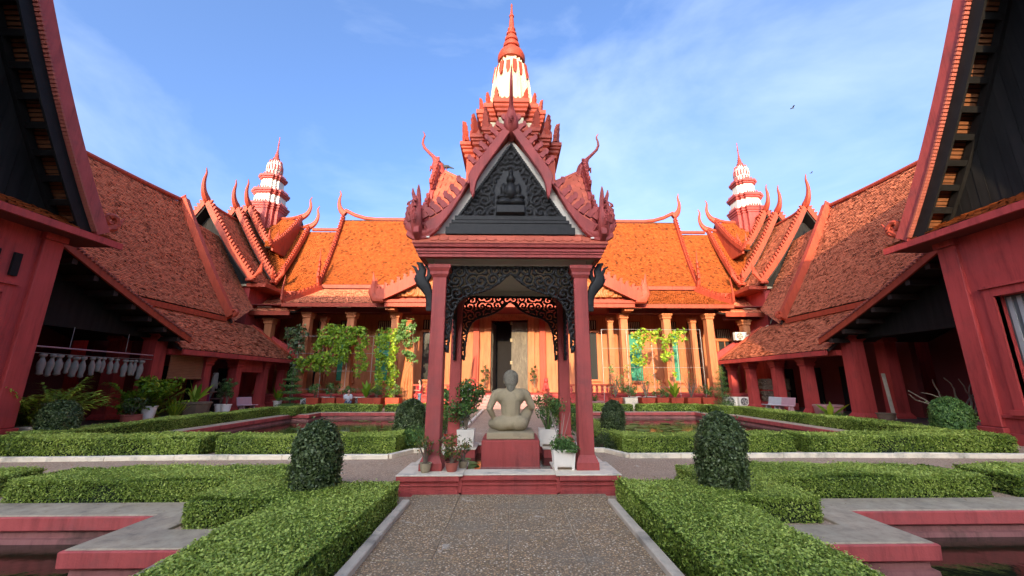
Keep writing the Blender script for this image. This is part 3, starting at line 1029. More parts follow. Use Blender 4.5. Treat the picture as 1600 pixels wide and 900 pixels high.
# --- cross-gable roof
PRO_P = np.array([0, .4, .76, 1.16, 1.5, 1.86])
PRO_Z = np.array([6.44, 5.93, 5.40, 4.72, 4.38, 4.17])
AE = 1.64                                            # arm length to the gable end
def zroof(p, a):
    lift = .42 * (1 - p / 1.86) * (1 - np.clip((a - .3) / 1.3, 0, 1) ** 1.8)
    return np.interp(p, PRO_P, PRO_Z) - lift
def W4(k, al, c, z):
    return [(c, KY - al, z), (al, KY + c, z), (-c, KY + al, z), (-al, KY - c, z)][k]
for k in range(4):
    m_ = MB()
    for sd in (-1, 1):
        pp = np.linspace(0, 1.84, 16)
        g_, fs = [], []
        for i, p in enumerate(pp):
            for j in range(7):
                al = min(p, AE) + (AE - min(p, AE)) * j / 6
                g_.append(W4(k, al, sd * p, float(zroof(p, al))))
        for i in range(15):
            for j in range(6):
                q = i * 7 + j
                fs.append((q, q + 1, q + 8, q + 7))
        m_.add(g_, fs)
    m_.build('roof_deck', 'tile_red', K)
# scale tiles: one object each on the two slopes in view and the front strip
sc_t = MB()
out = [(-.5, -.25), (.5, -.25), (.5, .55), (.42, .78), (.22, .95), (0, 1.0), (-.22, .95), (-.42, .78), (-.5, .55)]
TW_, TL_ = .170, .165
sc_t.extrude([(x * TW_ * .97, -y * TL_, 0) for x, y in out], (0, 0, .016))
tile_me = sc_t.mesh('scale_tile')
tile_me.materials.append(MATS['tile_red'])
def put_tile(P, U, D):
    """P top centre, U across, D down the slope (unit)."""
    o = link('scale_tile', tile_me, None, K)
    U, D = Vector(U).normalized(), Vector(D).normalized()
    N = U.cross(-D).normalized()
    if N.z < 0:
        U = -U
        N = U.cross(-D).normalized()
    D2 = (D - N * (-.09) * 1).normalized() if False else D
    M_ = Matrix((( U.x, -D2.x, N.x), (U.y, -D2.y, N.y), (U.z, -D2.z, N.z))).to_4x4()
    o.matrix_local = Matrix.Translation(Vector(P) + N * .012 - Vector((0, KY, 0))) @ M_ @ Matrix.Rotation(R(5.5) + rnd.uniform(-.02, .02), 4, 'X') @ Matrix.Rotation(rnd.uniform(-.03, .03), 4, 'Z')
hid = MB()
arc = [0]
pf = np.linspace(0, 1.82, 60)
def arc_pts():
    L, ps = [0.0], list(pf)
    for i in range(1, 60):
        L.append(L[-1] + math.hypot(pf[i] - pf[i - 1], float(zroof(pf[i], 1.4) - zroof(pf[i - 1], 1.4))))
    return np.array(L)
AL = arc_pts()
for k, c_ in ((1, -1), (3, 1)):
    rows = int(AL[-1] / TL_)
    for r_ in range(rows):
        p0 = float(np.interp(r_ * TL_ + .03, AL, pf)); p1 = float(np.interp((r_ + 1) * TL_ + .03, AL, pf))
        n = int((AE - p0) / TW_) + 1
        for i in range(n):
            al = AE - .04 - TW_ * (i + .5 + .5 * (r_ % 2)) + .5 * TW_
            if al < p0 - .02 or al > AE - .02: continue
            A_ = Vector(W4(k, al, c_ * p0, float(zroof(p0, al))))
            B_ = Vector(W4(k, al, c_ * p1, float(zroof(p1, al))))
            E_ = Vector(W4(k, al + .05, c_ * p0, float(zroof(p0, al + .05))))
            put_tile(A_, E_ - A_, B_ - A_)
# front strip and its three hidden sisters
for k in range(4):
    m_ = MB()
    q = [W4(k, 1.48, -1.40, 4.33), W4(k, 1.48, 1.40, 4.33), W4(k, 1.735, 1.735, 4.125), W4(k, 1.735, -1.735, 4.125)]
    m_.add(q + [(x, y, z - .03) for x, y, z in q], [(0, 1, 2, 3), (7, 6, 5, 4), (0, 4, 5, 1), (1, 5, 6, 2), (2, 6, 7, 3), (3, 7, 4, 0)])
    m_.build('skirt_deck', 'tile_red', K)
for r_ in range(2):
    t_ = .02 + r_ / 2.0
    al = 1.48 + .255 * t_
    half = 1.40 + .335 * t_
    n = int(2 * half / TW_)
    for i in range(n):
        c_ = (i - n / 2 + .5 + .5 * (r_ % 2)) * TW_
        if abs(c_) > half - .06: continue
        put_tile(W4(0, al, c_, 4.33 - .205 * t_), (1, 0, 0), (0, -.255, -.205))
# gable walls (white), pediments (black relief), barge boards
def gab_poly(k, al, shrink):
    pts = []
    for p in np.linspace(-1.7, 1.7, 23):
        pts.append(W4(k, al, p, float(zroof(abs(p), al)) - shrink))
    return [W4(k, al, -1.7, 4.2)] + pts + [W4(k, al, 1.7, 4.2)]
pc = [(0, 5.25), (0, 5.62), (0, 5.9)] + [(x, z) for z, xs_ in ((4.75, (.16, .36, .56, .76, .92)), (4.98, (.30, .50, .70, .84)), (5.2, (.26, .46, .64)), (5.42, (.22, .42, .54)), (5.64, (.16, .32, .42)), (5.86, (.12, .26)), (6.06, (.08, .14))) for x in xs_]
pc = np.array(pc) + crs.normal(0, .02, (len(pc), 2))
pc[:3, 0] = 0
def tri(s, z):
    return np.abs(s) < (6.20 - z) / (6.20 - 4.67) * .97
def bump_(s, z, x, y, rx, ry, h):
    return h * np.sqrt(np.clip(1 - ((np.abs(s) - x) / rx) ** 2 - ((z - y) / ry) ** 2, 0, 1))
def pheight(s, z):
    h = .018 + .024 * np.clip(scroll(s, z, pc, .10), -.7, 1)
    edge = (6.20 - z) / 1.53 * .97 - np.abs(s)
    h = np.where(edge < .05, .05 + .012 * np.cos(edge * 160), h)
    h = np.where((np.abs(s) < .30) & (z < 5.62) & (np.abs(s) < .30 - np.clip(z - 5.3, 0, 1) * .5), .012, h)
    fig = np.maximum.reduce([bump_(s, z, 0, 5.42, .075, .10, .11), bump_(s, z, 0, 5.52, .04, .12, .08), bump_(s, z, 0, 5.18, .12, .18, .12), bump_(s, z, .14, 5.2, .05, .14, .09), bump_(s, z, .12, 4.95, .15, .09, .13), bump_(s, z, .16, 5.06, .1, .05, .1)])
    slab = np.where((np.abs(s) < .26) & (z < 4.87) & (z > 4.70), .13, 0)
    return np.maximum.reduce([h, fig, slab])
pm = carve('pediment_relief', tri, pheight, -1.0, 1.0, 4.67, 6.27, .0135, .03)
pm.materials.append(MATS['carved_black'])
for k in range(4):
    MB().extrude(gab_poly(k, 1.44, .03), Vector(W4(k, 1, 0, 0)) - Vector(W4(k, .94, 0, 0))).build('gable_wall', 'gable_white', K)
    pd = link('pediment_relief', pm, None, K)
    an = k * PI / 2
    pd.rotation_euler = (0, 0, an)
    pd.location = (math.sin(an) * 1.53, -math.cos(an) * 1.53, 0)
    m_ = MB()
    for (h0, h1, hw, al) in ((4.32, 4.45, 1.18, 1.585), (4.452, 4.53, 1.12, 1.57), (4.532, 4.59, 1.08, 1.585), (4.592, 4.668, 1.02, 1.595)):
        x0, y0, _ = W4(k, 1.505, -hw, 0); x1, y1, _ = W4(k, al, hw, 0)
        m_.box(min(x0, x1), max(x0, x1), min(y0, y1), max(y0, y1), h0, h1)
    OFF[pd.name] = Vector((0, KY, 0))
    m_.build('pediment_base', 'carved_black', K)
    th = Vector(W4(k, 1.10, 0, 0)) - Vector(W4(k, 1.0, 0, 0))
    for sd in (-1, 1):
        up_ = [(0, 6.62), (.2, 6.34), (.42, 6.02), (.62, 5.72), (.76, 5.50), (.79, 5.40), (.755, 5.27), (.75, 5.14), (.70, 4.97), (.665, 5.05), (.655, 5.17), (.625, 5.32), (.56, 5.46), (.40, 5.72), (.2, 6.04), (0, 6.37)]
        MB().extrude([W4(k, 1.62, sd * x, z) for x, z in up_], th).build('barge_board', 'maroon', K, bevel=.012)
        lo_ = [(.72, 5.46), (.84, 5.26), (1.0, 5.0), (1.16, 4.80), (1.34, 4.62), (1.55, 4.49), (1.82, 4.42), (1.86, 4.24), (1.7, 4.14), (1.5, 4.18), (1.36, 4.30), (1.22, 4.48), (1.06, 4.72), (.92, 4.98), (.82, 5.2), (.74, 5.30)]
        MB().extrude([W4(k, 1.60, sd * x, z) for x, z in lo_], th).build('barge_board', 'maroon', K, bevel=.012)
        # crockets
        cme = None
        seq = [(0.06 + i * .105, 6.60 - i * .147) for i in range(7)] + [(.86 + i * .115, 5.26 - i * .18 + i * i * .0125) for i in range(8)]
        for i, (x, z) in enumerate(seq):
            h = .17 if i < 7 else .20
            m_ = MB()
            A_ = [(-.055, -.05), (.055, -.05), (.06, .06), (.085, .10), (.07, .17), (.015, .20), (-.03, .17), (.0, .13), (-.04, .08)]
            ca, sa = math.cos(-.6), math.sin(-.6)
            pts = [W4(k, 1.64, sd * (x + (u * ca - v * sa) * h / .2), z + (u * sa + v * ca) * h / .2) for u, v in A_]
            m_.extrude(pts, th * .6)
            m_.build('crocket', 'maroon', K)
        # rearing serpent at the foot
        m_ = MB()
        N_ = lambda c, z, d=0: W4(k, 1.66 + d, sd * c, z)
        m_.tube([N_(1.30, 4.40), N_(1.52, 4.30), N_(1.70, 4.30), N_(1.80, 4.42), N_(1.82, 4.62), N_(1.76, 4.80), N_(1.745, 4.95), N_(1.79, 5.08), N_(1.80, 5.17)], [.05, .09, .10, .10, .085, .06, .045, .03, .008], 9, .75, W4(k, 1, 0, 0))
        for (c0, z0, h, dd) in ((1.70, 4.46, .42, .03), (1.64, 4.44, .32, -.02), (1.79, 4.50, .36, .06), (1.83, 4.44, .24, .01), (1.60, 4.42, .22, .05)):
            m_.tube([N_(c0, z0, dd), N_(c0 + .05, z0 + h * .35, dd * 1.4), N_(c0 + .01, z0 + h * .75, dd * 1.5), N_(c0 + .05, z0 + h, dd * 1.5)], [.055, .045, .032, .006], 7, .7, W4(k, 1, 0, 0))
        for i in range(5):
            m_.tube([N_(1.50 + .07 * i, 4.34 + .03 * i, .05), N_(1.53 + .08 * i, 4.42 + .05 * i, .085), N_(1.58 + .07 * i, 4.40 + .07 * i, .05)], [.025, .03, .015], 6)
            m_.tube([N_(1.86, 4.42 + .1 * i, .02), N_(1.90 - .012 * i, 4.46 + .1 * i, .03), N_(1.885 - .02 * i, 4.52 + .1 * i, .02)], [.03, .025, .006], 5)
        m_.build('serpent_finial', 'maroon', K, smooth=True)
    # ridge roll and horn finial
    m_ = MB()
    m_.tube([W4(k, al, 0, float(zroof(0, al)) + .03) for al in np.linspace(.2, 1.62, 9)], .055, 8)
    m_.build('ridge_roll', 'tile_red', K, smooth=True)
    m_ = MB()
    hp = [(1.45, 6.30, .05), (1.57, 6.34, .10), (1.66, 6.45, .145), (1.71, 6.60, .14), (1.75, 6.74, .075), (1.81, 6.83, .042), (1.92, 6.94, .036), (2.03, 7.06, .033), (2.08, 7.18, .028), (2.07, 7.29, .023), (2.04, 7.38, .019), (2.06, 7.45, .012), (2.10, 7.50, .004)]
    m_.tube([W4(k, x, 0, z) for x, z, _ in hp], [r_ for _, _, r_ in hp], 12, .95, W4(k, 0, 1, 0))
    m_.tube([W4(k, 1.78, 0, 6.52), W4(k, 1.86, 0, 6.56), W4(k, 1.87, 0, 6.46)], [.07, .04, .015], 7)
    m_.build('horn_finial', 'maroon', K, smooth=True)
# --- tower
T = MB()
P1 = plan(1.08, .56, .84)
T.loop(P1, [(-.10, 5.3), (-.10, 6.50), (-.06, 6.53), (-.06, 6.60), (-.02, 6.64), (-.02, 6.70), (.01, 6.72), (.01, 6.76), (.04, 6.78), (.04, 6.86), (.0, 6.875)])
tw = T.build('tower_tier', 'trim', K)
T = MB()
P2 = plan(.74, .35, .56)
T.loop(P2, [(-.03, 6.87), (-.03, 6.95), (-.07, 6.97)], zcap=False)
T.loop(P2, [(-.07, 7.18), (-.045, 7.19), (-.045, 7.24), (-.07, 7.25)], zcap=False)
T.loop(P2, [(-.07, 7.42), (-.04, 7.44), (-.04, 7.52), (.0, 7.55), (.0, 7.60), (.03, 7.64), (.03, 7.70), (.06, 7.72), (.06, 7.82), (.02, 7.835)])
tw2 = T.build('tower_tier', 'trim', K)
T = MB()
T.loop(P2, [(-.075, 6.9), (-.075, 7.45)])
T.build('tower_drum', 'white_plaster', K)
def corner_flames(P, z, h, w_, name='flame_antefix', parent=None, m='trim', cy=KY):
    for i, (x, y) in enumerate(P):
        if (i % 5) in (0, 2, 4):
            d = Vector((x, y - cy, 0)).normalized()
            m_ = MB()
            side = Vector((-d.y, d.x, 0))
            # two crossed blades make a solid corner leaf
            flame(m_, (x - d.x * w_ * .4, y - d.y * w_ * .4, z), side if abs(d.x) > abs(d.y) * 1.5 or abs(d.y) > abs(d.x) * 1.5 else d, h, w_, w_ * .45, d * (h * .10))
            m_.build(name, m, parent)
corner_flames(P1, 6.872, .50, .20, parent=K)
corner_flames(P2, 7.832, .32, .14, parent=K)
# small antefix rows on the tier fronts
def flame_row(P, z, h, w_, parent, m='trim', name='antefix_row'):
    m_ = MB()
    n = len(P)
    for i in range(n):
        a_, b_2 = Vector((P[i][0], P[i][1], 0)), Vector((P[(i + 1) % n][0], P[(i + 1) % n][1], 0))
        L = (b_2 - a_).length
        q = int(L / w_ - .6)
        for j in range(q):
            p = a_ + (b_2 - a_) * ((j + 1) / (q + 1))
            inn = Vector((b_2.y - a_.y, -(b_2.x - a_.x), 0)).normalized() * -.03
            flame(m_, (p.x + inn.x, p.y + inn.y, z), b_2 - a_, h, w_ * .85, .04)
    return m_.build(name, m, parent)
flame_row(P1, 6.872, .11, .13, K)['kind'] = 'stuff'
flame_row(P2, 7.832, .09, .10, K)['kind'] = 'stuff'
def scaled(mb, cx, cy, base, rings):
    n = len(base)
    vs = [(cx + x * s, cy + y * s, z) for s, z in rings for x, y in base]
    fs = []
    for j in range(len(rings) - 1):
        for i in range(n):
            p, q = j * n + i, j * n + (i + 1) % n
            fs.append((p, q, q + n, p + n))
    fs += [list(range(n))[::-1], [(len(rings) - 1) * n + i for i in range(n)]]
    return mb.add(vs, fs)
U1 = plan(1.0, .46, .80, 0)
m_ = MB()
scaled(m_, 0, KY, U1, [(.51, 7.83), (.50, 8.0), (.485, 8.3), (.455, 8.6), (.415, 8.9), (.38, 9.1), (.35, 9.22), (.31, 9.225), (.31, 9.33), (.26, 9.335), (.26, 9.46)])
m_.build('bell', 'white_plaster', K)
for k in range(16):
    an = 2 * PI * (k + .5) / 16
    d = Vector((math.cos(an), math.sin(an), 0))
    r0 = .355 if k % 2 else .39
    m_ = MB()
    sdv = Vector((-d.y, d.x, 0))
    pts = [(-.045, 9.22), (.045, 9.22), (.05, 8.98), (.03, 8.86), (0, 8.80), (-.03, 8.86), (-.05, 8.98)]
    m_.extrude([Vector((0, KY, 0)) + d * (r0 - .02 + (9.22 - z) * .14) + sdv * x + Vector((0, 0, z)) for x, z in pts], d * .05)
    m_.build('hanging_leaf', 'trim', K)
m_ = MB()
m_.lathe(0, KY, [(.20, 9.40), (.32, 9.46), (.345, 9.53), (.34, 9.62), (.30, 9.72), (.22, 9.80), (.17, 9.84), (.165, 9.88), (.20, 9.90), (.21, 9.95), (.20, 10.0), (.14, 10.05), (.135, 10.08), (.165, 10.10), (.17, 10.15), (.155, 10.2), (.11, 10.25), (.105, 10.28), (.13, 10.3), (.13, 10.34), (.085, 10.40), (.085, 10.43), (.10, 10.45), (.10, 10.48), (.07, 10.52), (.062, 10.7), (.045, 10.86), (.062, 10.88), (.062, 10.91), (.035, 10.94), (.022, 11.15), (.022, 11.22), (.028, 11.24), (.006, 11.30)], 24)
m_.build('spire', 'trim', K, smooth=True)

# ================================================================== STATUE ON ITS PEDESTAL
def blob(name, prims, voxel, m, parent=None, smooth_it=4, world=True):
    """Union of ellipsoids ('s', c, r) and tapered capsules ('c', p, q, r0, r1) remeshed to one continuous skin."""
    bm = bmesh.new()
    for p in prims:
        if p[0] == 's':
            M_ = Matrix.Translation(p[1]) @ (Matrix.Rotation(p[3], 4, p[4]) if len(p) > 3 else Matrix()) @ Matrix.Diagonal(tuple(p[2]) + (1,))
            bmesh.ops.create_icosphere(bm, subdivisions=3, radius=1, matrix=M_)
        else:
            a_, b2, r0, r1 = Vector(p[1]), Vector(p[2]), p[3], p[4]
            d = b2 - a_
            M_ = Matrix.Translation((a_ + b2) / 2) @ d.to_track_quat('Z', 'Y').to_matrix().to_4x4()
            bmesh.ops.create_cone(bm, cap_ends=True, segments=14, radius1=r0, radius2=r1, depth=d.length, matrix=M_)
            bmesh.ops.create_icosphere(bm, subdivisions=2, radius=r0, matrix=Matrix.Translation(a_))
            bmesh.ops.create_icosphere(bm, subdivisions=2, radius=r1, matrix=Matrix.Translation(b2))
    me = bpy.data.meshes.new(name)
    bm.to_mesh(me); bm.free()
    o = bpy.data.objects.new(name, me)
    COL.objects.link(o)
    md = o.modifiers.new('r', 'REMESH'); md.mode = 'VOXEL'; md.voxel_size = voxel
    sm = o.modifiers.new('s', 'SMOOTH'); sm.iterations = smooth_it; sm.factor = .5
    dg = bpy.context.evaluated_depsgraph_get()
    me2 = bpy.data.meshes.new_from_object(o.evaluated_get(dg))
    bpy.data.objects.remove(o)
    if parent is not None and world:
        me2.transform(Matrix.Translation(-OFF[parent.name]))
    me2.shade_smooth()
    r_ = link(name, me2, m, parent)
    OFF[r_.name] = OFF[parent.name] if parent is not None else Vector()
    return r_
PX = 0.02
ped = thing('statue_pedestal', 'plain dark red block pedestal under the seated stone figure', 'pedestal', (PX, KY, .0))
MB().box(PX - .54, PX + .54, KY - .56, KY + .56, .10, .645).build('block', 'maroon', ped, bevel=.012)
MB().box(PX - .552, PX + .552, KY - .572, KY + .572, .09, .19).build('damp_foot', 'pond_foot', ped, bevel=.01)
S0 = .765
st = thing('seated_statue', 'grey sandstone seated figure seen from behind on a slab, one knee raised', 'statue', (PX, KY, .646))
MB().box(PX - .45, PX + .45, KY - .45, KY + .47, .647, .77).build('plinth_slab', 'stone', st, bevel=.012)
def sp(x, y, z): return (PX + x, KY + y, S0 + z)
body = [('s', sp(0, -.03, .15), (.32, .24, .16)), ('s', sp(-.16, -.10, .14), (.19, .17, .15)), ('s', sp(.16, -.10, .14), (.19, .17, .15)),
        ('c', sp(0, -.02, .2), sp(0, 0, .58), .175, .22), ('s', sp(0, 0, .62), (.285, .16, .19)), ('s', sp(-.14, -.03, .66), (.15, .13, .15)), ('s', sp(.14, -.03, .66), (.15, .13, .15)),
        ('c', sp(-.26, 0, .715), sp(.26, 0, .715), .095, .095), ('c', sp(0, 0, .72), sp(0, .01, .90), .105, .088),
        ('s', sp(0, .03, .99), (.14, .15, .175)), ('s', sp(0, .17, .98), (.03, .035, .05)), ('s', sp(-.13, .02, .97), (.022, .04, .075)), ('s', sp(.13, .02, .97), (.022, .04, .075)),
        # arms
        ('c', sp(-.31, -.01, .70), sp(-.43, -.02, .42), .088, .068), ('c', sp(-.43, -.02, .42), sp(-.33, .10, .20), .066, .05), ('s', sp(-.30, .15, .17), (.06, .08, .05)),
        ('c', sp(.31, 0, .70), sp(.44, .06, .44), .088, .070), ('c', sp(.44, .06, .44), sp(.40, .36, .50), .066, .048), ('s', sp(.40, .43, .50), (.05, .08, .035)),
        # legs: left folded flat, right knee raised
        ('c', sp(-.18, -.02, .13), sp(-.36, .28, .11), .145, .11), ('c', sp(-.36, .28, .10), sp(.04, .38, .07), .095, .07), ('s', sp(.10, .40, .05), (.12, .07, .05)),
        ('c', sp(.2, .0, .14), sp(.38, .24, .37), .135, .10), ('c', sp(.38, .24, .37), sp(.30, .32, .06), .09, .065), ('s', sp(.29, .38, .035), (.07, .13, .04))]
for i in range(4):
    body.append(('c', sp(-.33 + .03 * i, .2, .165), sp(-.335 + .035 * i, .27, .14), .014, .011))
    body.append(('c', sp(.365 + .025 * i, .49, .50), sp(.365 + .027 * i, .56, .475), .013, .010))
body.append(('c', sp(-.25, .13, .17), sp(-.215, .18, .155), .016, .012))
body.append(('c', sp(.36, .42, .49), sp(.325, .47, .475), .016, .012))
blob('figure', body, .013, 'stone', st, 5)
hair = [('s', sp(0, .015, 1.02), (.158, .165, .165)), ('s', sp(0, -.03, .95), (.135, .12, .15)), ('s', sp(0, -.07, .85), (.085, .06, .11)), ('c', sp(0, -.075, .82), sp(0, -.12, .70), .065, .012)]
hb = blob('curled_hair', hair, .012, 'stone', st, 3)
hm = bpy.data.materials.new('stone_curls'); hm.use_nodes = True
n_, l_ = hm.node_tree.nodes, hm.node_tree.links
b_s = n_['Principled BSDF']; b_s.inputs['Roughness'].default_value = .9
tcx = n_.new('ShaderNodeTexCoord'); vo = n_.new('ShaderNodeTexVoronoi'); vo.inputs['Scale'].default_value = 34
l_.new(tcx.outputs['Object'], vo.inputs['Vector'])
nzx = n_.new('ShaderNodeTexNoise'); nzx.inputs['Scale'].default_value = 9
l_.new(tcx.outputs['Object'], nzx.inputs['Vector'])
rpx = n_.new('ShaderNodeValToRGB'); rpx.color_ramp.elements[0].color = (.13, .115, .08, 1); rpx.color_ramp.elements[1].color = (.26, .23, .165, 1)
l_.new(nzx.outputs['Fac'], rpx.inputs['Fac']); l_.new(rpx.outputs['Color'], b_s.inputs['Base Color'])
bpx = n_.new('ShaderNodeBump'); bpx.invert = True; bpx.inputs['Distance'].default_value = .02; bpx.inputs['Strength'].default_value = .9
l_.new(vo.outputs['Distance'], bpx.inputs['Height']); l_.new(bpx.outputs['Normal'], b_s.inputs['Normal'])
hb.data.materials.clear(); hb.data.materials.append(hm)
# ================================================================== BUILDINGS
def mx(sx, P):
    return [(sx * x, y, z) for x, y, z in P]

def scroll_curl(mb, c, u, r=.3, th=.14):
    """Spiral curl in the plane of u and up."""
    u = Vector(u).normalized()
    pts, rad = [], []
    for i in range(22):
        t = i / 21
        an = -PI / 2 + t * 4.2 * PI / 1.6
        rr = r * (1 - .8 * t)
        pts.append(Vector(c) + u * (rr * math.cos(an)) + Vector((0, 0, rr * math.sin(an))))
        rad.append(th * (.75 - .35 * t))
    mb.tube(pts, rad, 7)

def verge(parent, pts, out, up=.42, th=.28, m='trim', name='verge', crockets=0, flip=False):
    """Raised capping along a gable edge; pts top to bottom, out = direction the gable faces."""
    P = [Vector(p) for p in pts]
    o_ = Vector(out).normalized()
    mb = MB()
    wv = []
    for i, p in enumerate(P):
        t = (P[min(i + 1, len(P) - 1)] - P[max(i - 1, 0)]).normalized()
        nn = o_.cross(t)
        if nn.z < 0: nn = -nn
        wv.append(nn.normalized() * up)
    mb.sweep([p - wv[i] * .25 - o_ * th * .5 for i, p in enumerate(P)], wv, o_ * th)
    if crockets:
        L = [0]
        for i in range(1, len(P)): L.append(L[-1] + (P[i] - P[i - 1]).length)
        n = int(L[-1] / crockets)
        for k in range(n):
            d = (k + .5) * L[-1] / n
            i = max(j for j in range(len(L)) if L[j] <= d)
            i = min(i, len(P) - 2)
            t = (d - L[i]) / (L[i + 1] - L[i])
            p = P[i].lerp(P[i + 1], t)
            tn = (P[i + 1] - P[i]).normalized()
            nn = wv[i].normalized()
            s = crockets
            A_ = [(-.32, -.1), (.32, -.1), (.30, .35), (.42, .62), (.26, 1.0), (-.05, 1.05), (.0, .7), (-.30, .42)]
            q = p + nn * (up * .72) - o_ * th * .3
            mb.extrude([q + tn * (-u * s * .9) + nn * (v * s * .75) for u, v in A_], o_ * th * .6)
    return mb.build(name, m, parent)

def slope_pts(a, b, sag, n=9):
    return [tuple(a[i] + (b[i] - a[i]) * t - (sag * 4 * t * (1 - t) if i == 2 else 0) for i in range(3)) for t in np.linspace(0, 1, n)]

def column(parent, x, y, z0, z1, w=.5, m='trim', cap=True, name='column'):
    mb = MB()
    h = w / 2
    mb.taper(x, y, z0 + .30, z1 - .42, h, h, h * .92, h * .92)
    c = mb.build(name, m, parent)
    f = MB()
    f.box(x - h * 1.35, x + h * 1.35, y - h * 1.35, y + h * 1.35, z0, z0 + .16)
    f.taper(x, y, z0 + .161, z0 + .31, h * 1.3, h * 1.3, h * 1.03, h * 1.03)
    f.build('column_foot', m, c)
    if cap:
        k = MB()
        k.taper(x, y, z1 - .44, z1 - .36, h * .94, h * .94, h * 1.2, h * 1.2)
        k.box(x - h * 1.2, x + h * 1.2, y - h * 1.2, y + h * 1.2, z1 - .359, z1 - .28)
        k.taper(x, y, z1 - .279, z1 - .12, h * 1.05, h * 1.05, h * 1.4, h * 1.4)
        k.box(x - h * 1.45, x + h * 1.45, y - h * 1.45, y + h * 1.45, z1 - .119, z1)
        k.build('capital', m, c)
    return c

